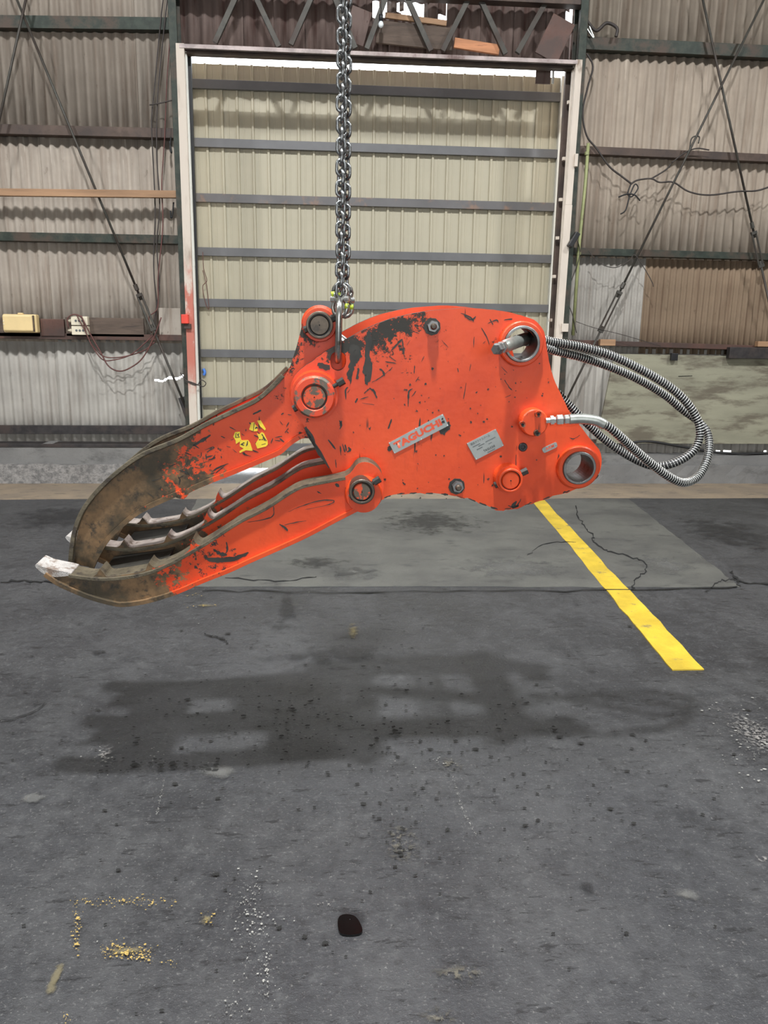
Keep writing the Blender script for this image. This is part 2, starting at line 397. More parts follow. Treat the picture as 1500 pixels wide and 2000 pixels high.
def wob(a, b, n, amp):
    a, b = np.array(a, float), np.array(b, float)
    return [tuple(a+(b-a)*i/n + (rng.normal(0, amp, 2) if 0 < i < n else 0)) for i in range(n+1)]
yb = onZ(750, 974).y
flat('concrete_strip', [(XL, YK-.02), (XR, YK-.02)] + [(x, yb+rng.normal(0, .012)) for x in np.linspace(XR, XL, 40)], -.01, .002, 'beige', floor, px=False)
s0 = [onZ(*p) for p in ((1445, 1147), (1228, 975), (385, 975), (300, 1146))]
sl = []
for a, b in zip(s0, s0[1:]+s0[:1]): sl += wob((a.x, a.y), (b.x, b.y), 24, .006)[:-1]
flat('concrete_slab', sl, -.01, .004, 'slab', floor, px=False, bevel=.003)
yl = wob((1036, 976), (1313, 1310), 22, .9) + wob((1375, 1309), (1058, 972), 22, .9)
flat('painted_line', yl, .0, .006, 'yellow', floor)
def crack(pts, wpx, jag=2.2, z=.0066):
    q = smooth_px(pts, False, 7); q = [(x+rng.normal(0, jag), y+rng.normal(0, jag*.6)) for x, y in q]
    l, r = [], []
    for i, (x, y) in enumerate(q):
        a = q[max(i-1, 0)]; b = q[min(i+1, len(q)-1)]; dx, dy = b[0]-a[0], b[1]-a[1]; L = math.hypot(dx, dy) or 1
        ww = wpx*(.3+.9*rng.random()); l.append((x-dy/L*ww/2, y+dx/L*ww/2)); r.append((x+dy/L*ww/2, y-dx/L*ww/2))
    P = [onZ(a, b) for a, b in l]+[onZ(a, b) for a, b in r]; n = len(l)
    return [Vector((p.x, p.y, z)) for p in P], [(i, i+1, n+i+1, n+i) for i in range(n-1)]
cr = [([(1125, 990), (1135, 1020), (1155, 1045), (1160, 1060), (1190, 1078), (1250, 1095), (1262, 1115), (1240, 1135), (1232, 1155)], 2.6), ([(400, 1153), (600, 1158), (900, 1156), (1180, 1154), (1440, 1149)], 2.2),
      ([(0, 1138), (60, 1136), (120, 1139), (200, 1146)], 3), ([(440, 1130), (540, 1136), (620, 1128)], 2.0), ([(1380, 1160), (1400, 1140), (1430, 1132), (1445, 1146)], 2),
      ([(400, 1240), (425, 1246), (445, 1258)], 3), ([(0, 1412), (50, 1400), (90, 1375)], 2), ([(1425, 1118), (1450, 1138), (1500, 1142)], 4), ([(1030, 1085), (1060, 1065), (1120, 1058)], 1.4)]
for p, w_ in cr: build('crack', crack(p, w_), 'crack', floor)
def flecks(name, mat, spots, parent, z=.0075):
    """small chips of paint or grit lying on the floor, joined"""
    V, F = [], []
    for (px, py, sx, sy, n, s0, s1) in spots:
        for _ in range(n):
            x, y = px+rng.normal(0, sx), py+rng.normal(0, sy)
            if y < 985: continue
            c = onZ(x, y); r = rng.uniform(s0, s1)*(.12+.5*rng.random()**2); k = rng.integers(4, 7); a0 = rng.random()*6.28; b = len(V)
            for i in range(k):
                a = a0+6.283*i/k; q = r*rng.uniform(.45, 1.3); V.append(Vector((c.x+q*math.cos(a)*1.3, c.y+q*math.sin(a), z+rng.random()*.0006)))
            F.append(tuple(range(b, b+k)))
    o = build(name, (V, F), mat, parent); o['kind'] = 'stuff'; return o
yel = [(150+i*12, 1768-(i % 3)*3, 6, 5, 9, .003, .007) for i in range(16)] + [(150, 1790+i*9, 5, 5, 6, .003, .008) for i in range(9)] + [(205+i*8, 1858+i, 7, 8, 16, .003, .007) for i in range(12)] + \
      [(130, 1992, 5, 5, 12, .003, .009), (405, 1800, 10, 9, 18, .002, .007), (380, 1164, 8, 3, 16, .004, .01), (398, 1185, 18, 2, 24, .004, .012), (330, 1885, 16, 8, 14, .002, .007)]
flecks('paint_flecks', 'fleck_y', yel, floor)
wh = [(495, 1800, 22, 45, 190, .002, .007), (515, 1900, 20, 60, 70, .002, .006), (450, 1970, 22, 26, 50, .002, .006), (522, 1900, 2, 50, 46, .002, .006), (500, 1730, 8, 18, 30, .002, .006), (750, 1550, 500, 180, 110, .0015, .004), (750, 1750, 450, 160, 90, .001, .003),
      (520, 1180, 90, 22, 40, .003, .008), (640, 1770, 14, 6, 14, .002, .006), (1460, 1440, 45, 45, 160, .003, .012), (775, 1500, 14, 16, 26, .002, .007), (860, 1490, 28, 8, 40, .002, .007), (200, 1480, 16, 14, 40, .003, .011), (300, 1475, 8, 9, 18, .002, .008)]
wh += [(885+i*1.1-(i > 14)*(14-i)*.9, 1520+i*4, 1.2, 2.5, 5, .0015, .004) for i in range(30)] + [(320-i*.7, 1530+i*3.4, 1.3, 2, 5, .0015, .004) for i in range(20)]
flecks('grit', 'fleck_w', wh, floor)
flecks('pits', 'fleck_d', [(750, 1400, 480, 110, 420, .005, .022), (640, 1420, 260, 45, 420, .005, .022), (330, 1500, 60, 8, 80, .006, .026), (1100, 1600, 250, 90, 160, .005, .018), (300, 1250, 260, 60, 90, .006, .020), (780, 1640, 26, 34, 90, .004, .012), (400, 1700, 300, 150, 160, .004, .014)], floor)
disc = None
def stain(name, px, py, rx, ry, mat, z=.0058, ang=0.0):
    global disc
    if disc is None:
        n = 28; disc = bpy.data.meshes.new('stain_disc')
        disc.from_pydata([(0, 0, 0)]+[(1.45*math.cos(6.2832*i/n), 1.45*math.sin(6.2832*i/n), 0) for i in range(n)], [], [(0, i+1, (i+1) % n+1) for i in range(n)])
    me = disc.copy(); me.materials.append(M[mat]); c = onZ(px, py); a = onZ(px+rx, py); b = onZ(px, py-ry)
    o = bpy.data.objects.new(name, me); link(o, floor); o.location = (c.x, c.y, z); o.scale = ((a-c).length, (b-c).length, 1); o.rotation_euler.z = ang; return o
M['st_pale'] = blot('pale_floor_mark', (.15, .148, .135), .62, 3, .75, .7, (.10, .10, .095))  # blots paler than the floor around them
M['st_dark'] = blot('dark_floor_mark', (.022, .022, .024), .6, 2.6, .6, .45)  # blots darker than the floor around them
M['st_grain'] = blot('pebbled_patch', (.15, .135, .10), .55, 6, .8, .8, (.05, .047, .04), .5)
M['st_bare'] = blot('bare_concrete_patch', (.30, .28, .26), .62, 5, .9, .8, (.13, .125, .12), .3)
M['st_yel'] = blot('faded_yellow_mark', (.26, .21, .09), .72, 9, .8, .7, (.14, .12, .07))
for a in ((785, 1650, 52, 60, 'st_grain'), (1480, 1440, 75, 70, 'st_bare'), (205, 1475, 22, 32, 'st_bare'), (1490, 1680, 30, 10, 'st_bare'), (1440, 1845, 26, 14, 'st_bare'), (880, 1495, 40, 22, 'st_grain'),
          (190, 1277, 22, 10, 'st_dark'), (75, 1376, 20, 8, 'st_dark'), (1150, 1735, 18, 18, 'st_dark'), (685, 1800, 46, 30, 'st_dark'), (660, 1280, 160, 26, 'st_dark'), (560, 1190, 30, 60, 'st_dark'), (840, 1020, 150, 34, 'st_dark'), (460, 1030, 120, 30, 'st_dark'), (120, 1010, 160, 30, 'st_dark'), (1420, 1040, 120, 40, 'st_dark'), (620, 1100, 100, 18, 'st_dark'),
          (60, 1560, 40, 14, 'st_pale'), (1000, 1110, 150, 30, 'st_pale'), (1300, 1105, 80, 26, 'st_pale'), (690, 1120, 90, 20, 'st_pale'), (430, 1510, 60, 20, 'st_pale'), (900, 1905, 90, 26, 'st_grain'), (860, 1990, 60, 26, 'st_grain'),
          (110, 1910, 18, 50, 'st_yel'), (404, 1798, 20, 16, 'st_yel'), (400, 1184, 32, 5, 'st_yel'), (690, 1235, 20, 30, 'st_yel'), (250, 1860, 60, 12, 'st_yel'), (1340, 1750, 40, 18, 'st_pale')):
    stain('floor_mark', *a[:4], a[4])
flat('oil_drip', smooth_px([(660, 1800), (672, 1790), (695, 1795), (708, 1822), (690, 1830), (664, 1826)]), 0, .0072, 'oil', floor)

# ------------------------------------------------------------------ far wall: corrugated sheets on steel girts
def sheet_mesh(name, wdt, hgt, pitch, amp, mat, zs=None, hole=None, per=8):
    nx = max(4, int(round(wdt/pitch*per))); xs = np.linspace(0, wdt, nx+1); zs = zs or [0, hgt*.33, hgt*.66, hgt]; V, F = [], []
    for z in zs:
        for x in xs: V.append((x, amp*math.cos(2*math.pi*x/pitch), z))
    for j in range(len(zs)-1):
        for i in range(nx):
            if hole and hole((xs[i]+xs[i+1])/2, (zs[j]+zs[j+1])/2): continue
            F.append((j*(nx+1)+i, j*(nx+1)+i+1, (j+1)*(nx+1)+i+1, (j+1)*(nx+1)+i))
    me = bpy.data.meshes.new(name); me.from_pydata(V, [], F); me.materials.append(M[mat])
    for p in me.polygons: p.use_smooth = True
    return me
def add_sheet(me, x, z, dy, parent, name='corrugated_sheet', tilt=0.0):
    o = inst(name, me, Matrix.Translation((x, YS+.03+dy, z)) @ Matrix.Rotation(tilt, 4, 'Y'), parent)
    md = o.modifiers.new('solid', 'SOLIDIFY'); md.thickness = .006; md.offset = 0; return o
wl = thing('wall_far_left', (WS(180, 900).x, YS, .4), 'corrugated slate wall left of the sliding door', 'wall', kind='structure')
wr = thing('wall_far_right', (WS(1300, 900).x, YS, .4), 'corrugated slate wall right of the sliding door', 'wall', kind='structure')
wt = thing('wall_far_top', (WS(740, 60).x, YS, 4.4), 'rusty corrugated cladding above the sliding door', 'wall', kind='structure')
xJL, xJR = WS(352, 300).x, WS(1122, 300).x       # edges of the door opening
zK = WS(150, 863).z; zKR = WS(1350, 885).z                              # top of the kerb
zrow = [zK-.02, WS(180, 657).z, WS(180, 255).z, ROOF]
SW, PIT, AMP = .98, .098, .017
for r in range(3):
    z0, z1 = zrow[r]-(.06 if r else 0), zrow[r+1]
    off = (WS(108, 740).x, WS(92, 560).x, WS(60, 150).x)[r]
    edges = [off+k*SW for k in range(-12, 6)]; edges = [e for e in edges if XL-.9 < e < xJL-.05]
    mat = ('slate_low', 'slate_l', 'slate_l')[r]
    me0 = sheet_mesh('corrugated_sheet', SW+.03, z1-z0, PIT, AMP, mat)
    for k, e in enumerate(edges):
        e1 = min(e+SW+.03, xJL-.02)
        if e1-e < .1: continue
        if e1 < e+SW-.02 or (r == 0 and e <= WS(330, 740).x <= e1):
            hole, zs = None, None
            if r == 0 and e <= WS(330, 740).x <= e1:   # torn gap that lets daylight through
                ca, cb = WS(300, 745), WS(362, 735)
                zc = (ca.z+cb.z)/2-z0; zs = [0, .3, .6] + list(np.linspace(zc-.045, zc+.045, 10)) + [z1-z0]
                hole = lambda x, z, e=e, z0=z0, ca=ca, cb=cb: ca.x < x+e < cb.x and abs(z+z0-(ca.z+(cb.z-ca.z)*(x+e-ca.x)/(cb.x-ca.x)) - .012*math.sin(x*40)) < .012
            me = sheet_mesh('corrugated_sheet', e1-e, z1-z0, PIT, AMP, mat, zs, hole)
        else: me = me0
        add_sheet(me, e, z0, .008*((k+r) % 2)-.004-.014*r, wl, tilt=rng.normal(0, .0015))
# right-hand side
zr = [zKR-.02, WS(1300, 682).z, WS(1300, 497).z, WS(1300, 88).z, ROOF]
for r in range(4):
    z0, z1 = zr[r]-(.05 if r else 0), zr[r+1]
    off = WS((1163, 1250, 1185, 1200)[r], (780, 600, 300, 50)[r]).x; wd = (.98, 1.1, .98, .98)[r]; pt = (.098, .066, .098, .098)[r]
    x = off-2*wd; k = 0
    while x < XR:
        e0 = max(x, xJR+.02); e1 = min(x+wd+.03, XR+.3)
        if e1-e0 > .08:
            mat = 'slate_r'
            if r == 1: mat = 'slate_brown' if x > off-.1 else 'slate_low'
            if r == 0: mat = 'slate_low'
            hf = (lambda x, z, e0=e0: z < .05 and any(WS(p, 870).x < x+e0 < WS(q, 870).x for p, q in ((1403, 1409), (1418, 1434), (1494, 1502)))) if r == 0 else None
            add_sheet(sheet_mesh('corrugated_sheet', e1-e0, z1-z0, pt, AMP*(1 if pt > .08 else .7), mat, [0, .02, .05, (z1-z0)*.5, z1-z0] if r == 0 else None, hf, per=8 if pt > .08 else 7), e0, z0, .008*((k+r) % 2)-.004-.012*r, wr, tilt=rng.normal(0, .0012))
        x += wd; k += 1
# above the door: sheets with broken tops and gaps to the sky
zh = WS(740, 100).z; zt = WS(740, -8).z
def pane(name, x0p, x1p, yt, yb, mat, parent, dy=.0, pit=.13, amp=.02):
    if yb > 90: yb = 88+.0424*((x0p+x1p)/2-350)+6      # tucked behind the header beam
    a = WS(x0p, yb); b = WS(x1p, yb); t = WS((x0p+x1p)/2, yt)
    return add_sheet(sheet_mesh(name, b.x-a.x, t.z-a.z, pit, amp, mat), a.x, min(a.z, b.z), .02+dy, parent)
xs_ = [334, 412, 472, 532, 592, 652, 712]
for i, (a, b) in enumerate(zip(xs_, xs_[1:])): pane('corrugated_sheet', a, b+3, -420, 93, 'rust_sheet', wt, .008*(i % 2))
for a, b, yt in ((712, 724, -420), (740, 744, -420), (760, 780, 20), (834, 852, -420), (872, 935, -420), (935, 1000, -420), (1000, 1062, -420), (1060, 1098, -420), (1116, 1165, -420)): pane('corrugated_sheet', a, b+3, yt, 99, 'rust_sheet', wt, .008*(a % 2))
pane('corrugated_sheet', 712, 880, 30, 99, 'rust_sheet', wt, .05); pane('corrugated_sheet', 722, 840, -420, -4, 'rust_sheet', wt, .02); pane('corrugated_sheet', 848, 874, -420, 22, 'rust_sheet', wt, .03); pane('corrugated_sheet', 1096, 1118, 44, 106, 'rust_sheet', wt, .03); pane('corrugated_sheet', 1096, 1118, -420, 16, 'rust_sheet', wt, .03)
for i, (a, b, t, bb) in enumerate(((757, 776, -6, 24), (782, 790, -6, 14), (830, 850, -6, 36))):
    pane('torn_sheet', a, b, t, bb, 'brown', wt, .035)
# girts
def girt(name, pa, pb, hpx, mat, parent, depth=.10, y1=0.0, label=None):
    """C-channel rail: web against the sheets, flanges towards the room"""
    a, b = WS(*pa, -depth), WS(*pb, -depth); h = hpx*(a-CAM).length/FPX*.70
    z0, z1 = a.z-h/2, b.z-h/2; V, F = [], []
    Y1, Y0, t = YS+y1, YS-depth, .009
    prof = [(Y1, 0), (Y0, 0), (Y0, h), (Y1, h), (Y1, h-t), (Y0+t, h-t), (Y0+t, t), (Y1, t)]
    for x, zz in ((a.x, z0), (b.x, z1)):
        for y, z in prof: V.append(Vector((x, y, zz+z)))
    n = len(prof); F = [(i, (i+1) % n, n+(i+1) % n, n+i) for i in range(n)]
    F += [(0, 1, 6, 7), (1, 2, 5, 6), (2, 3, 4, 5), (n, n+1, n+6, n+7), (n+1, n+2, n+5, n+6), (n+2, n+3, n+4, n+5)]
    return build(name, (V, F), mat, parent, bevel=.002)
girt('girt', (-420, 36), (338, 46), 23, 'green', wl); girt('girt', (-420, 241), (342, 260), 19, 'brown', wl); girt('girt', (-420, 453), (352, 468), 18, 'green', wl)
girt('girt', (-420, 650), (362, 660), 13, 'reddish', wl, .12); girt('girt', (-420, 838), (380, 840), 19, 'dark_steel', wl, .035)
girt('girt', (1138, 83), (1950, 122), 27, 'green', wr); girt('girt', (1128, 292), (1950, 328), 18, 'brown', wr); girt('girt', (1112, 490), (1950, 514), 17, 'green', wr); girt('girt', (1106, 668), (1950, 694), 13, 'reddish', wr, .12)
girt('girt', (1085, 862), (1950, 864), 9, 'reddish', wr, .06)
# kerbs
zk0 = 0
for side, x0, x1 in (('left', XL, xJL+.05), ('right', xJR-.1, XR)):
    k = thing('baseboard_'+side, ((x0+x1)/2, YK, 0), 'concrete kerb along the foot of the wall '+side+' of the door', 'kerb', kind='structure')
    n = 70; xs = np.linspace(x0, x1, n)
    def strip(name, z0, z1, y0, y1, mat, jz, jy):
        V, F = [], []
        for x in xs:
            a, b = rng.normal(0, jz), rng.normal(0, jy)
            V += [Vector((x, y0+b, z0)), Vector((x, y0+b*.6, (z0+z1)/2)), Vector((x, y0, z1+a)), Vector((x, y1, z1+a)), Vector((x, y1, z0))]
        for i in range(n-1): F += [(i*5+j, i*5+(j+1) % 5, i*5+5+(j+1) % 5, i*5+5+j) for j in range(5)]
        F += [(0, 1, 2, 3, 4), tuple((n-1)*5+j for j in range(5))]
        build(name, (V, F), mat, k)
    zm = onY(150, 906, YK).z
    strip('kerb_foot', -.02, zm, YK-.02, YS+.15, 'kerb_rough' if side == 'left' else 'kerb', .006, .012)
    strip('kerb_top', zm-.01, zK if side == 'left' else zKR, YK+.03, YS+.14, 'kerb', .004, .004)
    if side == 'left': build('cap_plate', box(x0, x1, YK+.02, YS+.0, zK-.03, zK+.004), 'dark_steel', k, bevel=.003)

# ------------------------------------------------------------------ columns, jambs, header, truss
def vbar(name, px, yt, yb, wpx, dy, depth, mat, parent, bevel=.003, zt_=None, zb_=None):
    a = WS(px[0], yt, dy); b = WS(px[1], yb, dy); w_ = wpx*(a-CAM).length/FPX
    V = []
    za, zb = (a.z if zt_ is None else zt_), (b.z if zb_ is None else zb_)
    for x, z in ((b.x, zb), (a.x, za)):
        for sx, y in ((-w_/2, YS+dy), (w_/2, YS+dy), (w_/2, YS+dy+depth), (-w_/2, YS+dy+depth)): V.append(Vector((x+sx, y, z)))
    return build(name, (V, [(0, 1, 2, 3), (4, 5, 6, 7), (0, 1, 5, 4), (1, 2, 6, 5), (2, 3, 7, 6), (3, 0, 4, 7)]), mat, parent, bevel=bevel)
def column(x, w_, label, mats):
    c = thing('steel_column', (x, YS-.16, 0), label, 'column', 'columns beside the door')
    y0, y1, t = YS-.24, YS-.02, .012
    build('flange', box(x-w_/2, x+w_/2, y0, y0+t, 0, ROOF-.02), mats, c, bevel=.002); build('flange', box(x-w_/2, x+w_/2, y1-t, y1, zK, ROOF-.02), mats, c, bevel=.002)
    build('web', box(x-t/2, x+t/2, y0+t, y1-t, 0, ROOF-.02), mats, c)
    build('base_plate', box(x-w_*.7, x+w_*.7, y0-.05, YS-.02-.18, 0, .025), 'brown', c)
    return c
xcl = onY(339, 150, YS-.24).x; xcr = onY(1143, 150, YS-.24).x
column(xcl+.012, .075, 'dark green steel column left of the sliding door', 'green'); column(xcr-.045, .075, 'dark green steel column right of the sliding door', 'green')
zf = 0.0
tl = thing('trim_1', (WS(368, 500, -.3).x, YS-.3, 0), 'pale door jamb with red paint stains, left of the door', 'jamb', kind='structure')
vbar('jamb_board', (351, 380), 84, 905, 13.5, -.27, .06, 'jamb_red', tl, zb_=0)
vbar('jamb_stop', (361, 377), 100, 520, 5, -.21, .05, 'door_edge', tl); vbar('jamb_stop', (377, 391), 520, 905, 5, -.21, .05, 'door_edge', tl, zb_=0); vbar('dark_gap_strip', (366, 391), 100, 905, 11, -.1, .05, 'black', tl, zb_=0)  # black strip added to fill the dark gap and hide the bright outside
tr_ = thing('trim_2', (WS(1100, 500, -.3).x, YS-.3, 0), 'pale wooden door jamb right of the door', 'jamb', kind='structure')
vbar('jamb_board', (1132, 1111), 116, 400, 11, -.27, .06, 'jamb', tr_); vbar('jamb_board', (1111, 1073), 400, 905, 13, -.27, .06, 'jamb', tr_, zb_=0)
vbar('jamb_stop', (1123, 1070), 118, 905, 5, -.20, .05, 'jamb', tr_, zb_=0); vbar('dark_gap_strip', (1113, 1064), 118, 905, 11, -.06, .05, 'brown', tr_, zb_=0)
for y_ in (200, 310, 390, 465, 540, 625): build('jamb_clip', bar(WS(1108-(y_-200)*.085, y_, -.12), WS(1114-(y_-200)*.085, y_, -.12), .03, .03), 'jamb', tr_)
# header beam
ha, hb = onY(350, 88, YS-.27), onY(1128, 121, YS-.27)
hd = thing('header_beam', ((ha.x+hb.x)/2, YS-.2, ha.z), 'rusty header beam with flaking pink primer over the door', 'beam')
zc = (ha.z+hb.z)/2
build('top_flange', box(ha.x, hb.x, YS-.27, YS-.07, zc-.012, zc+.012), 'header', hd, bevel=.002)
build('lip', box(ha.x, hb.x, YS-.275, YS-.262, zc-.022, zc+.014), 'header', hd, bevel=.002); build('web', box(ha.x, hb.x, YS-.19, YS-.178, zc-.042, zc-.01), 'brown', hd); build('bottom_flange', box(ha.x, hb.x, YS-.22, YS-.13, zc-.048, zc-.040), 'brown', hd)
# truss
tz = ROOF
trs = thing('roof_truss', ((ha.x+hb.x)/2, YS-.17, zc), 'lattice steel truss over the door header', 'truss')
for i, (a, b) in enumerate((((462, -8), (420, 84)), ((500, -4), (545, 92)), ((610, -8), (568, 88)), ((652, -8), (694, 95)), ((752, -2), (716, 96)), ((793, -8), (842, 100)), ((918, -8), (864, 100)), ((935, -8), (987, 106)), ((1073, -8), (1010, 104)))):
    A, B = WS(*a, -.17), WS(*b, -.17); build('lattice_bar', bar(A, B, .05, .04, Vector((0, 1, 0))), 'rod', trs, bevel=.003)
A, B = WS(345, -14, -.17), WS(1140, 2, -.17); zt2 = (A.z+B.z)/2
build('top_chord', box(A.x, B.x, YS-.23, YS-.11, zt2-.01, zt2+.09), 'brown', trs, bevel=.003)
# bits lodged above the header
o = build('board', bar(WS(735, 62, -.1), WS(884, 78, -.1), .03, .20), 'darkwood', bevel=.003, at=WS(810, 70, -.1)); tag(o, 'wide dark board standing above the header beam', 'board')
o = build('board', bar(WS(752, 30, -.05), WS(872, 46, -.05), .03, .05), 'wood', bevel=.003, at=WS(810, 38, -.05)); tag(o, 'narrow weathered batten below the bright gap in the cladding', 'board')
o = build('board', bar(WS(887, 84, -.13), WS(975, 98, -.13), .035, .09), 'orangewood', bevel=.004, at=WS(930, 90, -.13)); tag(o, 'orange timber offcut lying on the header beam', 'board')
o = build('sheet_offcut', bar(WS(1102, 38, -.2), WS(1066, 114, -.22), .02, .24, Vector((1, 0, .4))), 'reddish', bevel=.003, at=WS(1085, 76, -.2)); tag(o, 'brown steel offcut leaning in the upper right door corner', 'steel sheet')
o = build('sheet_offcut', bar(WS(708, 18, -.12), WS(690, 84, -.1), .02, .2, Vector((1, 0, .4))), 'rust_sheet', bevel=.003, at=WS(700, 50, -.12)); tag(o, 'crumpled sheet offcut behind the hanging chain', 'steel sheet')
a_ = onY(1064, 137, YS-.05)
fl = thing('hanging_flap', a_, 'torn grey sheet flap hanging under the right end of the header', 'flap')
build('flap_sheet', box(a_.x-.09, a_.x+.06, YS-.06, YS-.05, a_.z-.13, a_.z+.1), 'rust_sheet', fl); build('flap_strip', box(a_.x+.08, a_.x+.10, YS-.05, YS-.04, a_.z-.12, a_.z+.1), 'door_edge', fl)
b_ = WS(744, 48, -.3)
lb = thing('light_bulb', b_, 'small clear bulb hanging under the truss', 'bulb')
build('socket', lathe(b_, (0, 0, 1), [(.012, .09), (.02, .085), (.02, .03), (.014, .028)], 12), 'black', lb, True); build('glass', lathe(b_, (0, 0, 1), [(.004, -.03), (.02, -.02), (.027, 0), (.02, .018), (.013, .03)], 14), 'glass', lb, True)
build('flex', tube([b_+Vector((0, 0, .085)), b_+Vector((0, 0, .2)), b_+Vector((0, .1, .28))], .005, 6), 'cable', lb, True)

# ------------------------------------------------------------------ sliding door
dl, dr_ = onY(380, 480, YD).x, onY(1084, 480, YD).x
dzt = onY(740, 138, YD).z; dzb = .04
door = thing('door_1', ((dl+dr_)/2, YD, 0), 'large ivory ribbed metal sliding door', 'door', kind='structure')
RP = onY(600, 400, YD).x-onY(571, 400, YD).x
nr = int(math.ceil((dr_-dl)/RP)); per = 4
for s_ in range(0, nr, per):
    V, F = [], []; xs = []
    for k in range(per):
        if s_+k >= nr: break
        x = dl+(s_+k)*RP; last = min(RP, dr_-x)
        xs += [(x, 0), (x+.006, -.022), (x+.026, -.022), (x+.032, 0), (x+RP*.45, 0), (x+RP*.46, -.003), (x+RP*.54, -.003), (x+RP*.55, 0)]
    xs.append((min(dl+(s_+per)*RP, dl+nr*RP)+.004, 0))
    for z in (dzb, dzt):
        for x, y in xs: V.append(Vector((x, YD+y, z)))
    n = len(xs); F = [(i, i+1, n+i+1, n+i) for i in range(n-1)]
    build('door_sheet', (V, F), 'door', door, solid=.002)
for i, (yl_, yr_) in enumerate(((166, 186), (283, 295), (388, 402), (494, 503), (593, 601), (691, 697), (785, 788), (874, 875))):
    a, b = onY(380, yl_, YD-.06), onY(1085, yr_, YD-.06); z = (a.z+b.z)/2; h = .088
    V, F = box(dl+.03, dr_-.05, YD-.062, YD-.018, z-h/2, z+h/2)
    build('rail', (V, F), 'galv_rust' if i == 2 else 'galv', door, bevel=.003)
build('edge_channel', box(dl-.03, dl+.03, YD-.07, YD+.02, dzb, dzt), 'door_edge', door, bevel=.003); build('edge_channel', box(dr_-.05, dr_+.02, YD-.07, YD+.02, dzb, dzt), 'door_edge', door, bevel=.003)
wire = [onY(x, y, YD-.08) for x, y in ((396, 492), (398, 525), (404, 548), (396, 560), (401, 590), (408, 603), (404, 560), (396, 528))]
o = build('wire', tube(spline3(wire), .004, 5), 'redcable', smooth=True, at=wire[0]); tag(o, 'thin bent wire hanging on the left end of a door rail', 'wire')

# ------------------------------------------------------------------ things on the left wall
a, b = WS(-420, 371, -.2), WS(348, 380, -.2)
o = build('timber_batten', bar(a, b, .05, .068), 'wood', bevel=.004, at=a); tag(o, 'long light timber batten fixed across the left wall', 'batten')
a, b = WS(-20, 636, -.12), WS(281, 640, -.12); h = .19
bb = thing('backboard', ((a.x+b.x)/2, YS-.12, a.z), 'brown wooden backboard behind the electric boxes', 'board')
build('plank', box(a.x, WS(78, 636, -.12).x, YS-.12, YS-.09, a.z-h/2-.01, a.z+h/2-.01), 'darkwood', bb, bevel=.004); build('plank', box(WS(80, 636, -.12).x, WS(126, 636, -.12).x, YS-.135, YS-.09, a.z-h/2, a.z+h/2-.02), 'reddish', bb, bevel=.004); build('plank', box(WS(128, 636, -.12).x, b.x, YS-.12, YS-.09, a.z-h/2, a.z+h/2), 'darkwood', bb, bevel=.004)
def pxbox(x0, y0, x1, y1, dy, dep):
    a = WS(x0, y1, dy); b = WS(x1, y0, dy); return a.x, b.x, YS+dy, YS+dy+dep, a.z, b.z
x0, x1, y0, y1, z0, z1 = pxbox(5, 614, 68, 649, -.24, .12)
fb = thing('fuse_box', ((x0+x1)/2, y1, z0), 'cream plastic fuse box on the backboard, far left', 'fuse box')
build('case', box(x0, x1, y0+.03, y1, z0, z1), 'cream', fb, bevel=.012); build('cover', box(x0+.006, x1-.03, y0, y0+.032, z0+.012, z1-.008), 'cream', fb, bevel=.014); build('hinge_edge', box(x1-.028, x1-.02, y0+.006, y0+.034, z0+.01, z1-.01), 'darkwood', fb); build('latch', box(x0+.15, x0+.2, y0+.03, y0+.06, z1-.002, z1+.014), 'cream', fb, bevel=.003)
for dz in (.08, .11): build('screw', lathe((x0+.02, y0-.002, z0+dz), (0, 1, 0), [(.006, 0), (.006, .004)], 8), 'ivory', fb)
x0, x1, y0, y1, z0, z1 = pxbox(139, 618, 169, 654, -.21, .09); zm = (z0+z1)/2
sb = thing('socket_box', ((x0+x1)/2, y1, z0), 'two stacked ivory sockets on the backboard', 'socket')
for q0, q1 in ((z0, zm-.004), (zm+.004, z1)):
    k = build('housing', box(x0, x1, y0+.02, y1, q0, q1), 'ivory', sb, bevel=.006)
    for j in (.3, .5, .7): build('socket_hole', lathe((x0+(x1-x0)*j, y0+.018, (q0+q1)/2), (0, 1, 0), [(.012, 0), (.012, .01), (.005, .012)], 10), 'inkgrey', k)
    build('gland', lathe((x0-.002, y0+.05, (q0+q1)/2), (-1, 0, 0), [(.016, 0), (.016, .02), (.010, .022), (.010, .04)], 10), 'ivory', k)
x0, x1, y0, y1, z0, z1 = pxbox(354, 614, 367, 632, -.34, .07)
rb = thing('red_switch_box', ((x0+x1)/2, y1, z0), 'small red box on the left door jamb', 'switch box')
build('case', box(x0, x1, y0, y1, z0, z1), 'redbox', rb, bevel=.006); build('bracket', box(x0+.02, x1+.02, y0+.03, y1, z0-.05, z0), 'reddish', rb, bevel=.003)
x0, x1, y0, y1, z0, z1 = pxbox(312, 602, 352, 656, -.06, .006)
pp = build('patch_panel', box(x0, x1, y0, y1, z0, z1), 'slate_l', at=(x0, y0, z0), bevel=.002); tag(pp, 'grey flat patch sheet on the left wall beside the jamb', 'patch')
def cable(pts, r, mat, label, dy=-.15, n=6, cat_='cable', group=None):
    P = [WS(p[0], p[1], p[2] if len(p) > 2 else dy) for p in pts]
    o = build('cable', tube(spline3(P, 6), r, n), mat, smooth=True, at=P[0]); return tag(o, label, cat_, group)
cable([(322, -30), (312, 60), (302, 170), (296, 240), (300, 330), (303, 420), (300, 520), (306, 600), (300, 655)], .007, 'cable', 'dark cable beside the left column, leftmost of the hanging bundle', -.13)
cable([(330, -30), (318, 80), (308, 190), (306, 300), (312, 400), (306, 480), (311, 560), (298, 640)], .007, 'cable', 'second dark cable of the bundle beside the left column', -.15)
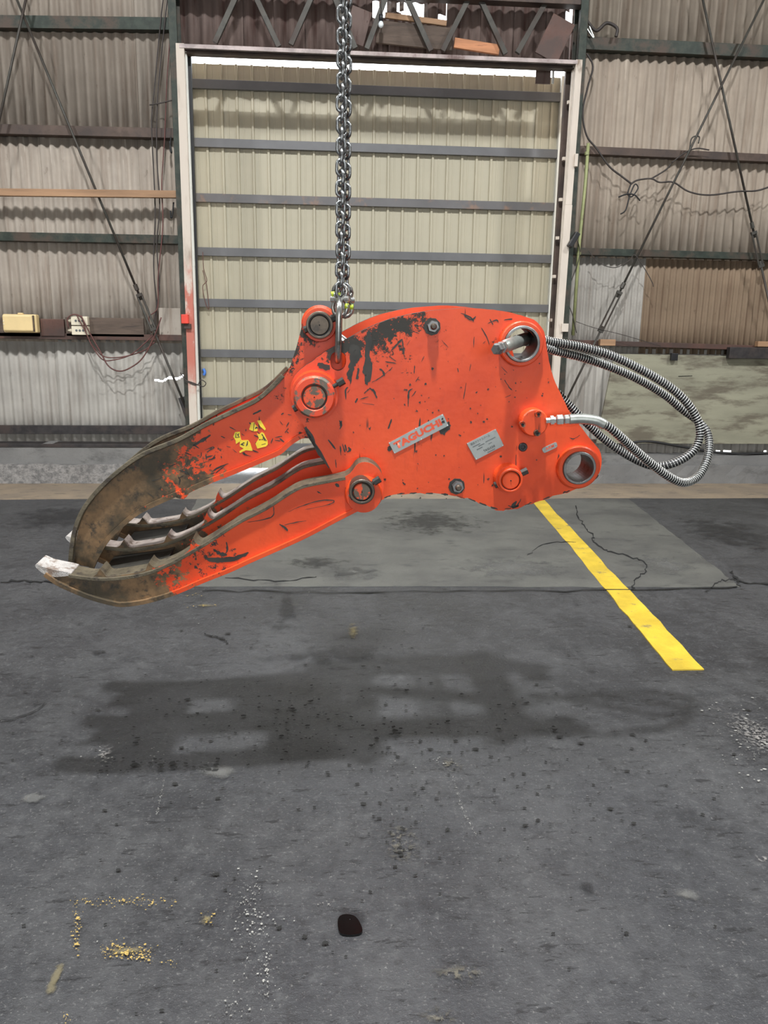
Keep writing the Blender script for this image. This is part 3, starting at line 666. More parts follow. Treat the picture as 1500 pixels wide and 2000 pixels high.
cable([(334, 50), (326, 160), (322, 260), (316, 360), (318, 440), (309, 540), (308, 600), (291, 620), (296, 650)], .006, 'redcable', 'reddish cable of the hanging bundle looping beside the backboard', -.16)
cable([(292, 205), (310, 202), (336, 196)], .006, 'cable', 'short wire tie across the cable bundle', -.17)
cable([(334, 268), (332, 290), (335, 298), (331, 275)], .008, 'black', 'black wire hook under the second girt beside the left column', -.15)
cable([(339, 395), (337, 420), (334, 425), (333, 412)], .008, 'black', 'black wire hook below the timber batten by the left column', -.15)
cable([(134, 640), (132, 622), (145, 614), (160, 622), (170, 655), (185, 680), (205, 697), (240, 697), (280, 685), (302, 668)], .006, 'redcable', 'cable from the sockets, upper of the two short loops', -.2)
cable([(150, 616), (168, 650), (180, 676), (200, 702), (222, 703), (255, 693), (285, 668), (298, 655)], .006, 'redcable', 'cable from the sockets, lower of the two short loops', -.22)
cable([(158, 616), (175, 650), (195, 685), (212, 715), (235, 725), (260, 715), (280, 697), (300, 660), (315, 620)], .007, 'redcable', 'red brown cable hanging lowest in a deep loop from the sockets', -.23)
cable([(352, 728), (366, 745), (385, 752), (392, 742), (402, 748), (396, 755), (378, 748), (360, 742)], .005, 'cable', 'tangle of thin wire around the left jamb', -.277)
cable([(397, 720), (400, 727), (398, 733)], .016, 'blue', 'scrap of blue tape on the left door edge', YD-YS-.03, cat_='tape')
# ------------------------------------------------------------------ brace rods
def rod(pa, pb, tb, label, dy=-.17, r=.012):
    A, B = WS(*pa, dy), WS(*pb, dy); d = (B-A).normalized(); s = d.cross(Vector((0, 1, 0))).normalized()
    t = thing('brace_rod', B, label, 'brace rod', 'diagonal brace rods on the far wall')
    T0, T1 = A.lerp(B, tb[0]), A.lerp(B, tb[1])
    build('rod', tube([A, T0+d*.05], r, 8), 'rod', t, True); build('rod', tube([T1-d*.05, B], r, 8), 'rod', t, True)
    k = build('turnbuckle', cat(tube([T0+s*.022, T1+s*.022], .010, 6), tube([T0-s*.022, T1-s*.022], .010, 6), bar(T0-s*.03, T0+s*.03, .03, .03), bar(T1-s*.03, T1+s*.03, .03, .03)), 'rod', t)
    build('lock_nut', lathe(T0-d*.05, d, [(.022, -.06), (.022, .0)], 6), 'rod', k)
    return t
rod((-4, -90), (366, 803), (.72, .80), 'long brace rod slanting down to the left door column'); rod((90, -180), (-60, 500), (.9, .97), 'short brace rod crossing at the top left corner', -.19)
rod((1353, -90), (1548, 800), (.58, .655), 'steep brace rod with open turnbuckle on the right wall'); rod((1536, -90), (1106, 782), (.74, .83), 'long brace rod slanting down to the right door column', -.2)
o = build('gusset_plate', bar(WS(357, 775, -.15), WS(372, 818, -.15), .02, .1, Vector((1, 0, .2))), 'dark_steel', bevel=.003, at=WS(365, 795, -.15)); tag(o, 'dark gusset plate where the left rod meets the column', 'gusset')
# ------------------------------------------------------------------ things on the right wall
P = [WS(1149, 280, -.16), WS(1143, 360, -.16), WS(1131, 480, -.16), WS(1119, 655, -.16)]
cp = thing('conduit_pole', P[-1], 'thin yellow green conduit standing right of the door', 'conduit')
build('pipe', tube(P, .017, 10), 'pole', cp, True)
for y_ in (300, 495): build('clamp', lathe(WS(1148-(y_-280)*.083, y_, -.16), (0, 0, 1), [(.024, -.015), (.024, .015)], 10), 'pole', cp)
cable([(1146, 105), (1158, 130), (1148, 170), (1138, 220), (1146, 265), (1165, 290), (1190, 325), (1215, 345), (1232, 358)], .010, 'cable', 'thick dark cable hanging from the right column to the wire knot')
cable([(1232, 360), (1245, 352), (1272, 349), (1288, 356), (1315, 356), (1345, 374), (1385, 381), (1440, 374), (1480, 372), (1520, 358)], .009, 'cable', 'dark cable sagging right from the wire knot', -.2)
cable([(1272, 349), (1300, 332), (1310, 320)], .008, 'cable', 'short cable rising from the wire knot', -.2)
cable([(1312, 318), (1335, 300), (1360, 290), (1385, 293)], .007, 'cable', 'grey cable end lying over the right girt', -.18)
cable([(1347, 292), (1350, 272), (1358, 266), (1366, 268), (1364, 280)], .007, 'rod', 'wire loop hung on the right brace rod', -.2)
cable([(1232, 360), (1226, 378), (1234, 384), (1246, 368), (1240, 360), (1230, 382), (1222, 410), (1212, 418)], .007, 'black', 'black knotted wire end on the right wall', -.24)
cable([(1208, 385), (1225, 379), (1240, 381), (1250, 392)], .008, 'black', 'short black wire stub through the knot', -.25)
cable([(1150, 490), (1165, 510), (1185, 520), (1205, 522), (1230, 508), (1240, 498), (1262, 530), (1274, 552), (1276, 560)], .004, 'cable', 'thin wire drooping below the lower right girt', -.22)
cable([(1128, 470), (1132, 500), (1112, 560), (1108, 585), (1118, 615), (1126, 650)], .005, 'cable', 'thin wire hanging beside the green conduit', -.2)
cable([(1138, 28), (1150, 45), (1165, 60), (1185, 45), (1205, 55), (1203, 72)], .016, 'cable', 'coil of dark cable on the top right girt', -.16)
cable([(1140, 45), (1150, 62), (1160, 75), (1150, 50)], .010, 'silver', 'pale cable loop at the top of the right column', -.2)
cable([(1125, 628), (1160, 640), (1220, 655), (1290, 676)], .003, 'cable', 'hair-thin wire running over the lower right rail', -.22)
x0, x1, y0, y1, z0, z1 = pxbox(1112, 455, 1128, 482, -.3, .1)
o = build('black_box', bar(Vector((x0, y0, z0)), Vector((x1, y0, z1)), .08, .05), 'black', bevel=.006, at=(x0, y0, z0)); tag(o, 'small black horn-shaped box beside the right jamb', 'box')
o = build('wood_block', box(*pxbox(1122, 300, 1130, 325, -.3, .06)), 'jamb', at=WS(1126, 312, -.3), bevel=.004); tag(o, 'small pale wood block fixed on the right jamb', 'block')
o = build('wood_block', box(*pxbox(1097, 632, 1111, 648, -.3, .05)), 'jamb', at=WS(1104, 640, -.3), bevel=.004); tag(o, 'pale wood block low on the right jamb', 'block')
x0, x1, y0, y1, z0, z1 = pxbox(1170, 700, 1900, 866, -.115, .03)
pb = thing('plywood_board', ((x0+x1)/2, y0, z0), 'large greenish weathered plywood board at the foot of the right wall', 'board')
o = build('panel', ([Vector((x0-.03, y0, z0)), Vector((x1, y0, z0)), Vector((x1, y0, z1-.02)), Vector((x0+.1, y0, z1)), Vector((x0-.03, y1, z0)), Vector((x1, y1, z0)), Vector((x1, y1, z1-.02)), Vector((x0+.1, y1, z1))], [(0, 1, 2, 3), (4, 5, 6, 7), (0, 1, 5, 4), (1, 2, 6, 5), (2, 3, 7, 6), (3, 0, 4, 7)]), 'ply', pb, bevel=.003)
build('clip', box(*pxbox(1311, 690, 1325, 704, -.17, .04)), 'black', pb, bevel=.003)
build('crack_strip', bar(WS(1325, 735, -.117), WS(1352, 734, -.117), .004, .006), 'crack', pb)
o = build('steel_bar', box(*pxbox(1424, 683, 1800, 700, -.2, .07)), 'dark_steel', at=WS(1424, 690, -.2), bevel=.004); tag(o, 'dark steel bar resting on the right wall rail', 'bar')
o = build('wood_block', box(*pxbox(1480, 668, 1580, 677, -.2, .07)), 'wood', at=WS(1480, 680, -.2), bevel=.003); tag(o, 'light timber strip on the dark bar, far right', 'block')
o = build('wood_block', box(*pxbox(1172, 663, 1203, 675, -.19, .06)), 'wood', at=WS(1172, 670, -.19), bevel=.003); tag(o, 'wood block on the rail behind the upper hose', 'block')
cable([(1200, 872), (1260, 862), (1330, 872), (1400, 884), (1460, 886), (1540, 884)], .014, 'black', 'thick black cable lying along the top of the right kerb', -.16)

# ------------------------------------------------------------------ the hall behind and beside the camera
c = build('ceiling', box(XL-.2, XR+.2, YB-.2, YS+.3, ROOF, ROOF+.15), 'hall', at=(0, 0, ROOF)); tag(c, 'hall roof', 'ceiling', kind='structure')
c = build('wall_left', box(XL-.2, XL, YB, YS+.2, 0, ROOF), 'hall', at=(XL, 0, 0)); tag(c, 'left side wall of the hall', 'wall', kind='structure')
c = build('wall_right', box(XR, XR+.2, YB, YS+.2, 0, ROOF), 'hall', at=(XR, 0, 0)); tag(c, 'right side wall of the hall', 'wall', kind='structure')
c = build('wall_rear', cat(box(XL, -3.4, YB-.2, YB, 0, ROOF), box(3.9, XR, YB-.2, YB, 0, ROOF), box(-3.4, 3.9, YB-.2, YB, 4.6, ROOF)), 'hall', at=(0, YB, 0)); tag(c, 'rear wall of the hall with its open gateway', 'wall', kind='structure')
c = build('ground_rear', box(-30, 30, -40, YB-.2, -.3, -.03), 'outside', at=(0, -20, 0)); tag(c, 'pale concrete yard in front of the open gateway', 'ground', kind='structure')
for i, (p, pw, r) in enumerate(LAMPS):
    t = thing('bay_or_fill_lamp', p, ('round high bay lamp hanging over the grapple', 'unseen fill lamp added on the left of the hall', 'unseen fill lamp added on the right of the hall')[i], 'lamp', 'high bay lamps')
    build('reflector', lathe(p, (0, 0, 1), [(r+.05, -.02), (r+.05, .02), (.10, .16), (.09, .24)], 24), 'lamp_body', t, True); build('stem', tube([Vector(p)+Vector((0, 0, .22)), Vector((p[0], p[1], ROOF))], .015, 8), 'lamp_body', t)
    ld = bpy.data.lights.new('lamp_light', 'AREA'); ld.shape = 'DISK'; ld.size = 2*r; ld.energy = pw; ld.color = (.97, .985, 1)
    lo = bpy.data.objects.new('lamp_light', ld); link(lo, t); lo.location = (0, 0, -.03)
pl = bpy.data.lights.new('gateway_portal', 'AREA'); pl.shape = 'RECTANGLE'; pl.size = 7.3; pl.size_y = 4.6; pl.cycles.is_portal = True
po = bpy.data.objects.new('gateway_portal', pl); COL.objects.link(po); po.location = (.25, YB-.1, 2.3); po.rotation_euler = (math.radians(90), 0, 0)
po['label'] = 'open gateway daylight'; po['kind'] = 'structure'

# ================================================================== the grapple
NG = ray(640, 572)                     # depth axis of the grapple (plates are square to it)
UG = (RT - NG*RT.dot(NG)).normalized(); WG = -NG; VG = WG.cross(UG)
D0 = 2.45
OG = CAM + ray(830, 800)*D0
def G(px, py, t=0.0):
    d = ray(px, py); return CAM + d*((OG-CAM).dot(NG)+t)/d.dot(NG)
def S(n, t=0.0): return n*((OG-CAM).dot(NG)+t)/FPX      # pixels -> metres at that plane (near the view axis)
gr = thing('log_grapple', OG, 'orange steel log grapple hanging from a chain, jaws nearly closed', 'grapple')
def extr(name, outer, t0, t1, mat, parent, holes=(), edge=None, tp=None, dt=0.0, bevel=.003):
    """plate: pixel outline traced on plane tp (default its near face t0), thickness t0..t1 along the depth axis, then moved by dt"""
    tp = t0 if tp is None else tp
    loops = [outer]+list(holes); P = []; V = []; F = []; L = []
    for lp in loops:
        L.append([G(x, y, tp)-NG*tp for x, y in lp])
    flat2 = [[Vector(((p-OG).dot(UG), (p-OG).dot(VG), 0)) for p in lp] for lp in L]
    T = geometry.tessellate_polygon(flat2)
    allp = [p for lp in L for p in lp]; n = len(allp)
    V = [p+NG*(t0+dt) for p in allp] + [p+NG*(t1+dt) for p in allp]
    F = [tuple(t) for t in T] + [tuple(i+n for i in t) for t in T]; fm = [0]*len(F); k = 0
    for lp in L:
        m = len(lp)
        for i in range(m): F.append((k+i, k+(i+1) % m, k+(i+1) % m+n, k+i+n)); fm.append(1 if edge else 0)
        k += m
    return build(name, (V, F), mat, parent, bevel=bevel, mats=[mat, edge] if edge else None, fm=fm)
def circ(x, y, r, n=36): return [(x+r*math.cos(6.28318*i/n), y+r*math.sin(6.28318*i/n)) for i in range(n)]
def loc(px, py, t=0.0): return tuple(G(px, py, t)-OG)
def sp(px, py, rpx, st, t=0.0): return (*loc(px, py, t), S(rpx), st)
BODY = paint('orange_body_paint', [sp(668, 674, 42, .10), sp(700, 657, 45, .10), sp(733, 642, 42, .09), sp(770, 630, 40, .09), sp(805, 620, 40, .08), sp(700, 690, 60, .06), sp(635, 695, 50, .13), sp(765, 660, 75, .05), sp(850, 618, 75, .085), sp(940, 612, 75, .08), sp(745, 690, 80, .055), sp(1000, 985, 45, .09), sp(600, 830, 45, .07), sp(820, 700, 110, .05)], chips=.685)
UPPER = paint('orange_upper_jaw_paint', [sp(560, 745, 80, .12, .06), sp(580, 660, 60, .17, .06), sp(605, 600, 40, .12, .06), sp(400, 860, 70, .09, .06), sp(580, 850, 50, .12, .06)], dirt=(loc(200, 960, .06)[0]-.0, loc(560, 960, .06)[0]), chips=.675)
LOWER = paint('orange_lower_jaw_paint', [sp(400, 1085, 90, .10, -.08), sp(440, 1080, 60, .09, -.08)], dirt=(loc(190, 1100, -.08)[0], loc(540, 1100, -.08)[0]), chips=.68)
PLAIN = paint('orange_boss_paint', [], chips=.69)

# --- body plates
body_px = [(576, 733), (598, 713), (620, 698), (652, 677), (690, 655), (740, 631), (790, 616), (840, 607), (900, 602), (942, 603), (984, 608), (1017, 616), (1043, 625), (1056, 637), (1064, 652), (1068, 681), (1074, 714), (1085, 748), (1099, 777), (1114, 807), (1135, 834), (1154, 859), (1170, 878), (1175, 896),
           (1172, 919), (1160, 937), (1137, 950), (1110, 961), (1078, 970), (1047, 981), (1017, 991), (990, 997), (970, 996), (942, 985), (920, 976), (892, 969), (860, 966), (820, 964), (776, 966), (746, 975), (728, 984), (700, 985), (668, 955), (645, 916, 1), (618, 872), (593, 831), (572, 795), (566, 765)]
bpx = smooth_px(body_px)
bpx = [(x+rng.normal(0, 1.1 if y > 960 or x < 640 else .25), y+rng.normal(0, 1.2 if y > 960 else .25)) for x, y in bpx]
slot = smooth_px([(645, 706), (648, 692), (660, 686), (673, 692), (676, 706), (671, 719), (660, 724), (649, 719)])
TB = .50
bp = extr('body_plate', bpx, 0, .026, BODY, gr, [circ(1016, 671, 30), circ(1127, 911, 29), slot], 'dirt_or_shade')
bq = extr('body_plate', bpx, 0, .026, BODY, gr, [circ(1016, 671, 30), circ(1127, 911, 29)], 'dirt_or_shade', dt=TB)
def cyl(name, px, py, prof_px, mat, parent, t=0.0, n=36, smooth=False):
    """turned part on the depth axis: (radius px, t) rings"""
    c = G(px, py, t); return build(name, lathe(c, NG, [(S(r), h-t) for r, h in prof_px], n), mat, parent, smooth)
for (x, y, r) in ((844, 637, 13), (892, 949, 13), (1037, 822, 24), (995, 936, 22)): cyl('spacer_tube', x, y, [(r, .026), (r, TB)], PLAIN, gr)
# bores with bushes
for (x, y, ri, ro) in ((1016, 671, 29.5, 43), (1127, 911, 28.5, 44)):
    c = G(x, y); b_ = build('bore_boss', annulus(c, WG, S(ri+5), S(ro), 0, .022), PLAIN, gr)
    build('bush', annulus(c, WG, S(ri), S(ri+5.2), -.10, .030), 'bore', b_)
    c2 = c+NG*(TB+.026); b_ = build('bore_boss', annulus(c2, NG, S(ri+5), S(ro), 0, .022), PLAIN, gr); build('bush', annulus(c2, NG, S(ri), S(ri+5.2), -.12, .030), 'bore', b_)
# --- jaw tines
TU, TUW, TU2 = .065, .07, .27
up_out = [(592, 628), (585, 655), (575, 690), (556, 736), (510, 780), (457, 807), (403, 833), (350, 862), (282, 890), (237, 921), (199, 956), (170, 993), (154, 1030), (147, 1067), (144, 1102)]
up_in = [(175, 1108), (189, 1078), (210, 1046), (246, 1012), (277, 990), (333, 964), (350, 958), (357, 964), (366, 953), (403, 936), (462, 913), (521, 888), (545, 877), (563, 861), (588, 846), (612, 846), (640, 835), (664, 800), (668, 740), (668, 690), (664, 640), (650, 612), (625, 600), (603, 607)]
upx = smooth_px([(*p, 1) if i == len(up_out)-1 else p for i, p in enumerate(up_out)] + [(*p, 1) if i == 0 else p for i, p in enumerate(up_in)])
def offset_strip(edge, wpx, inside):
    e = smooth_px(edge, False, 5); l = []
    for i, (x, y) in enumerate(e):
        a = e[max(i-1, 0)]; b = e[min(i+1, len(e)-1)]; dx, dy = b[0]-a[0], b[1]-a[1]; L = math.hypot(dx, dy) or 1
        l.append((x+inside*dy/L*wpx, y-inside*dx/L*wpx))
    return e + l[::-1]
uj = []
for q in (0, TU2):
    t_ = extr('upper_tine', upx, TU, TU+TUW, UPPER, gr, (), 'edge', dt=q); uj.append(t_)
    extr('top_flange', offset_strip(up_out[3:], 8.5, -1), TU-.018, TU+.002, 'edge', t_, tp=TU, dt=q, bevel=.002)
    extr('bottom_flange', offset_strip(up_in[:16], 9.5, -1), TU-.014, TU+.002, UPPER, t_, tp=TU, dt=q, bevel=.002)
TLF, TLW = -.105, .075
lo_top = [(71, 1104), (90, 1110), (135, 1120), (176, 1127), (188, 1122), (195, 1111), (201, 1117), (210, 1126), (245, 1122), (282, 1115), (287, 1106), (291, 1098), (296, 1104), (305, 1108), (340, 1094), (368, 1076), (372, 1062), (377, 1050), (382, 1060), (392, 1064), (450, 1028), (465, 1018), (521, 989), (569, 958), (598, 946), (675, 930)]
lo_bot = [(750, 955), (745, 975), (720, 990), (702, 995), (657, 1018), (590, 1053), (489, 1098), (450, 1116), (397, 1137), (343, 1160), (290, 1176), (242, 1183), (210, 1178), (175, 1168), (138, 1153), (111, 1140), (87, 1123)]
lpx = smooth_px([(*p, 1) if p in ((71, 1104), (195, 1111), (291, 1098), (377, 1050), (188, 1122), (287, 1106), (372, 1062)) else p for p in lo_top] + [(700, 905), (725, 905), (746, 925)] + lo_bot)
LT = (0.0, .285, .57)
for q in LT:
    t_ = extr('lower_tine', lpx, TLF, TLF+TLW, LOWER, gr, (), 'teeth' if q else 'edge', dt=q)
    extr('bottom_flange', offset_strip(lo_bot[3:], 8, -1), TLF-.012, TLF+.002, LOWER, t_, tp=TLF, dt=q, bevel=.002)
    extr('top_flange', offset_strip([(135, 1126), (210, 1133), (300, 1118), (392, 1071), (465, 1024), (521, 995), (569, 964), (598, 951), (675, 936)], 6, 1), TLF-.010, TLF+.002, 'edge', t_, tp=TLF, dt=q, bevel=.002)
    # bare worn tip
    extr('tooth_tip', smooth_px([(69.5, 1105), (73, 1101), (90, 1108), (138, 1118.5), (138, 1123), (112, 1126), (94, 1124), (79, 1115)]), TLF-.004, TLF+TLW+.004, 'worn', t_, tp=TLF, dt=q, bevel=.006)
    cyl('pivot_eye', 707, 948, [(40, q+.0), (40, q-.085), (37, q-.10), (33, q-.135)], PLAIN, t_)
# cross members of the jaws
extr('cross_plate', [(190, 1128), (300, 1113), (318, 1108), (310, 1128), (240, 1150), (180, 1140)], TLF+TLW, TLF+.57, 'dirt_or_shade', gr, tp=TLF+TLW)  # near-black colour deepens the shade of the interior between the tines
extr('cross_plate', [(500, 1040), (640, 968), (660, 1000), (520, 1066)], TLF+TLW, TLF+.57, LOWER, gr, tp=TLF+TLW)
extr('cross_plate', [(430, 832), (548, 775), (556, 790), (440, 846)], TU+TUW, TU+TU2, UPPER, gr, tp=TU+TUW)
# pivots: pins, collars, lock bolts
def pin(px, py, t0, rc, rp, cm, pm, boss=None, tback=TB+.05, bolt=None):
    """collar face at t0, seen at (px, py)"""
    c = G(px, py, t0)
    def ring(name, prof, mat, parent, n=36): return build(name, lathe(c, NG, [(S(r, t0), h) for r, h in prof], n), mat, parent)
    if boss: ring('pivot_boss', [(boss[0], boss[1]), (boss[0]+1.5, boss[2]+.01), (boss[0]+5, boss[2]+.03)][::1], PLAIN, gr)
    cl = build('collar', annulus(c+NG*.06, WG, S(rp+2, t0), S(rc, t0), 0, .06), cm, gr)
    p_ = ring('pivot_pin', [(rp-2, .002), (rp, .006), (rp, -t0+tback)], pm, gr); 
    ring('pin_groove', [(rp+2.2, .014), (rp+2.2, .05)], 'black', p_); build('pin_centre', lathe(c, NG, [(S(1.3, t0), -.0006), (S(1.3, t0), .003)], 10), 'crack', p_)
    if bolt:
        a, b = G(*bolt[0], t0+.03), G(*bolt[1], t0+.03); d = (b-a).normalized()
        k = build('lock_bolt', tube([a, b], S(4, t0), 10), 'dirt_or_shade', gr); build('bolt_head', lathe(b, d, [(S(7.5, t0), -.022), (S(7.5, t0), 0)], 6), 'dirt_or_shade', k); build('nut', lathe(a, d, [(S(7, t0), 0), (S(7, t0), .018)], 6), 'dirt_or_shade', k)
pin(614, 776, -.085, 41, 23, 'collar_worn', 'pin_paint', (46, .03, .075), bolt=((573, 799), (672, 743)))
pin(707, 961, -.165, 26, 18.5, 'pin', 'pin_paint', None, TB+.1, bolt=((684, 972), (742, 935)))
pin(624, 635, .0, 25.5, 19, 'pin', 'pin', (31, .03, .05), .40, bolt=((594, 645), (660, 618)))
pin(998, 939, -.06, 25, 18.5, PLAIN, PLAIN, (28, .02, .05), bolt=((966, 948), (1030, 919)))
# bolts with washers
for (x, y, r) in ((893, 949, 11.5), (845, 637, 11)):
    h = cyl('hex_bolt', x, y, [(r, -.020), (r+.2, -.004), (r, .0)], 'bore', gr, 0, 6); cyl('washer', x-1, y+1, [(r+5.5, -.002), (r+6, .001)], 'dirt_or_shade', h, 0, 9); cyl('stud', x, y, [(r*.35, -.034), (r*.55, -.028), (r*.55, -.018)], 'pin', h, 0, 14)
sw = cyl('swivel_cap', 1038, 822, [(25, -.042), (27, -.038), (27.5, .0)], PLAIN, gr)
for x, y in ((1050, 808), (1019, 828), (1048, 845)):
    k = build('cap_bolt', lathe(G(x, y, -.043), NG, [(S(3.2), -.010), (S(6), -.012), (S(6.3), 0)], 12), 'pin_paint', sw); build('hex_socket', lathe(G(x, y, -.043), NG, [(S(3), -.0128), (S(3), -.011)], 6), 'crack', k)
build('grease_port', annulus(G(1021, 873), WG, S(4), S(9), -.004, .006, 16), 'black', gr); cyl('port_plug', 1021, 873, [(4, -.001), (4, .003)], 'ink', gr, 0, 12)
# hydraulic cylinder between the plates
A, B = G(624, 635, .27), G(995, 936, .27); d = (B-A).normalized(); L = (B-A).length
hc = build('cylinder_barrel', lathe(A, d, [(S(30), L*.20), (S(33), L*.21), (S(33), L*.27), (S(27), L*.28), (S(27), L)], 24), PLAIN, gr, True)
build('piston_rod', lathe(A, d, [(S(15), .02), (S(15), L*.3)], 20), 'silver', hc, True); build('rod_eye', lathe(A-NG*.07, NG, [(S(32), 0), (S(32), .14)], 24), PLAIN, hc)
# name plates and stickers
def plate_quad(name, q, t, th, mat, parent): return extr(name, q, t-th, t, mat, parent, tp=t, bevel=.0006)
def text_on(name, body, pa, pb, pc, hfrac, mat, parent, t, spacing=1.0, bold=0.0, wfrac=.86, dx=0.0, dy=0.0, shear=0.0):
    """lettering along the edge pa->pb of a plate whose height edge is pa->pc"""
    A, B, C_ = G(*pa, t), G(*pb, t), G(*pc, t); ex = (B-A); ey = (A-C_); W_, H_ = ex.length, ey.length; exn = ex.normalized(); w_ = WG; eyn = w_.cross(exn)
    me = textmesh(body, 1.0, 0, spacing, shear, bold); vs_ = np.array([v.co[:] for v in me.vertices]); mn, mx = vs_.min(0), vs_.max(0); me.materials.clear(); me.materials.append(M[mat])
    sy = H_*hfrac/(mx[1]-mn[1]); sx = W_*wfrac/(mx[0]-mn[0]); cen = A+ex*(.5+dx)-ey*(.5-dy)
    for v in me.vertices: v.co = exn*((v.co.x-(mn[0]+mx[0])/2)*sx) + eyn*((v.co.y-(mn[1]+mx[1])/2)*sy)
    return inst(name, me, Matrix.Translation(cen), parent)
np_ = plate_quad('name_plate', [(759, 865), (865, 808), (876, 831), (770, 886)], 0, .003, 'plate', gr); np_['label'] = 'silver plate with cut-out red letters'
text_on('lettering', 'TAGUCHI', (759, 865), (865, 808), (770, 886), .60, 'platered', np_, -.0035, 1.0, .055, .86, -.012)
for (x, y) in ((760.5, 865), (863.5, 810.5), (874, 830.5), (771, 884), (812, 837), (823, 857.5)): build('rivet', lathe(G(x, y, -.003), WG, [(S(1.6), 0), (S(1.2), .0015)], 8), 'silver', np_)
for x, y, w_, h_ in ((863.5, 818, 3.4, 3), (865, 824, 6, 4.2)): plate_quad('flag_mark', [(x-w_/2, y+h_/2+1), (x-w_/2+1, y-h_/2), (x+w_/2, y-h_/2-1), (x+w_/2+1, y+h_/2)], -.0034, .0004, 'ink', np_)
ip = plate_quad('data_plate', [(911, 866), (968, 837.5), (984, 870), (929, 898.5)], 0, .003, 'plate', gr); ip['label'] = 'grey data plate with small black print'
e = ((911, 866), (968, 837.5), (929, 898.5))
text_on('lettering', '廃鉄カワテスパール', *e, .14, 'ink', ip, -.0034, wfrac=.66, dy=.34, dx=-.08)
text_on('lettering', 'TAGUCHI', *e, .12, 'ink', ip, -.0034, wfrac=.38, dy=-.27, dx=.04, bold=.02)
for dy_, dx_, wf in ((.20, -.26, .26), (.14, .2, .34), (.10, -.12, .2), (-.02, -.22, .2), (-.02, .14, .12), (-.40, .06, .26)): text_on('lettering', 'oooooo o', *e, .05, 'inkgrey', ip, -.0034, wfrac=wf, dy=dy_, dx=dx_) if False else plate_quad('print_line', [((911+57*(.5+dx_-wf/2)+18*(.5-dy_)), (866-28.5*(.5+dx_-wf/2)+32.5*(.5-dy_))), ((911+57*(.5+dx_+wf/2)+18*(.5-dy_)), (866-28.5*(.5+dx_+wf/2)+32.5*(.5-dy_))), ((911+57*(.5+dx_+wf/2)+18*(.55-dy_)), (866-28.5*(.5+dx_+wf/2)+32.5*(.55-dy_))), ((911+57*(.5+dx_-wf/2)+18*(.55-dy_)), (866-28.5*(.5+dx_-wf/2)+32.5*(.55-dy_)))], -.0031, .0003, 'inkgrey', ip)
for (x, y) in ((913.5, 866.5), (967, 840), (981.5, 869.5), (930, 896)): build('rivet', lathe(G(x, y, -.003), WG, [(S(1.5), 0), (S(1.1), .0015)], 8), 'silver', ip)
ap = plate_quad('arm_plate', [(1058, 877.5), (1060, 874.5), (1084, 863.5), (1087, 864.5), (1088.5, 871), (1086, 874), (1063.5, 884.5), (1060.5, 883)], 0, .003, 'plate', gr); ap['label'] = 'small oblong plate reading ARM'
text_on('lettering', 'ARM', (1058, 876), (1086, 863.2), (1061.7, 884.5), .62, 'platered', ap, -.0035, 1.1, .02, .58)
for x, y in ((1061.5, 879.5), (1085.5, 868)): build('rivet', lathe(G(x, y, -.003), WG, [(S(1.2), 0), (S(1), .001)], 8), 'silver', ap)
def c7(l): return [(380+x/4.6875, 780+y/4.6875) for x, y in l]
stk = [[(370, 300), (415, 295), (420, 345), (430, 375), (380, 408), (375, 375), (355, 340)], [(415, 375), (490, 372), (510, 400), (532, 468), (520, 470), (470, 465), (415, 490), (410, 475), (450, 450), (415, 430)],
       [(520, 212), (545, 208), (560, 235), (580, 255), (575, 290), (540, 292), (500, 275)], [(572, 195), (605, 190), (652, 270), (645, 285), (600, 245)], [(590, 320), (615, 300), (635, 310), (668, 380), (672, 410), (655, 430), (575, 450), (558, 405), (590, 355), (570, 310)]]
for q in stk: k = extr('warning_sticker', c7(q), TU-.0012, TU, 'sticker', uj[0], tp=TU, bevel=0); k['label'] = 'torn yellow warning sticker'
mk = [[(372, 352), (378, 308), (384, 308), (380, 346), (414, 340), (414, 347)], [(392, 318), (408, 312), (410, 318), (400, 324), (410, 334), (404, 340), (392, 328)], [(543, 215), (549, 218), (541, 292), (536, 290)], [(553, 262), (566, 248), (580, 256), (578, 270), (570, 262), (558, 272)],
      [(418, 412), (450, 392), (462, 398), (438, 408), (456, 418), (448, 424)], [(484, 380), (490, 380), (486, 418), (470, 430)], [(612, 318), (620, 316), (660, 378), (654, 384)], [(622, 348), (630, 346), (646, 376), (638, 380)], [(588, 366), (606, 362), (608, 370), (590, 374)], [(612, 362), (626, 362), (628, 370), (614, 372)], [(612, 412), (650, 402), (651, 406), (613, 416)]]
for q in mk: extr('sticker_print', c7(q), TU-.0016, TU-.0011, 'ink', uj[0], tp=TU, bevel=0)
# scratches and bare patches in the paint, thin scabs just proud of the plate
def scars(name, polys, t, parent, mat='dirt_or_shade'):
    V, F = [], []
    for q in polys:
        P = [G(x, y, t) for x, y in q]; b = len(V); n = len(P)
        T = geometry.tessellate_polygon([[Vector(((p-OG).dot(UG), (p-OG).dot(VG), 0)) for p in P]]); V += P
        F += [tuple(i+b for i in tr) for tr in T]
    o = build(name, (V, F), mat, parent); o['kind'] = 'stuff'; return o
def stroke(pts, w0, jag=.5):
    q = smooth_px(pts, False, 4); l, r = [], []; n = len(q)
    for i, (x, y) in enumerate(q):
        a = q[max(i-1, 0)]; b = q[min(i+1, n-1)]; dx, dy = b[0]-a[0], b[1]-a[1]; L = math.hypot(dx, dy) or 1
        ww = w0*(.25+math.sin(math.pi*(i+.5)/n))*rng.uniform(.5, 1.2)/2; jx, jy = rng.normal(0, jag*.4, 2)
        l.append((x-dy/L*ww+jx, y+dx/L*ww+jy)); r.append((x+dy/L*ww+jx, y-dx/L*ww+jy))
    return l+r[::-1]
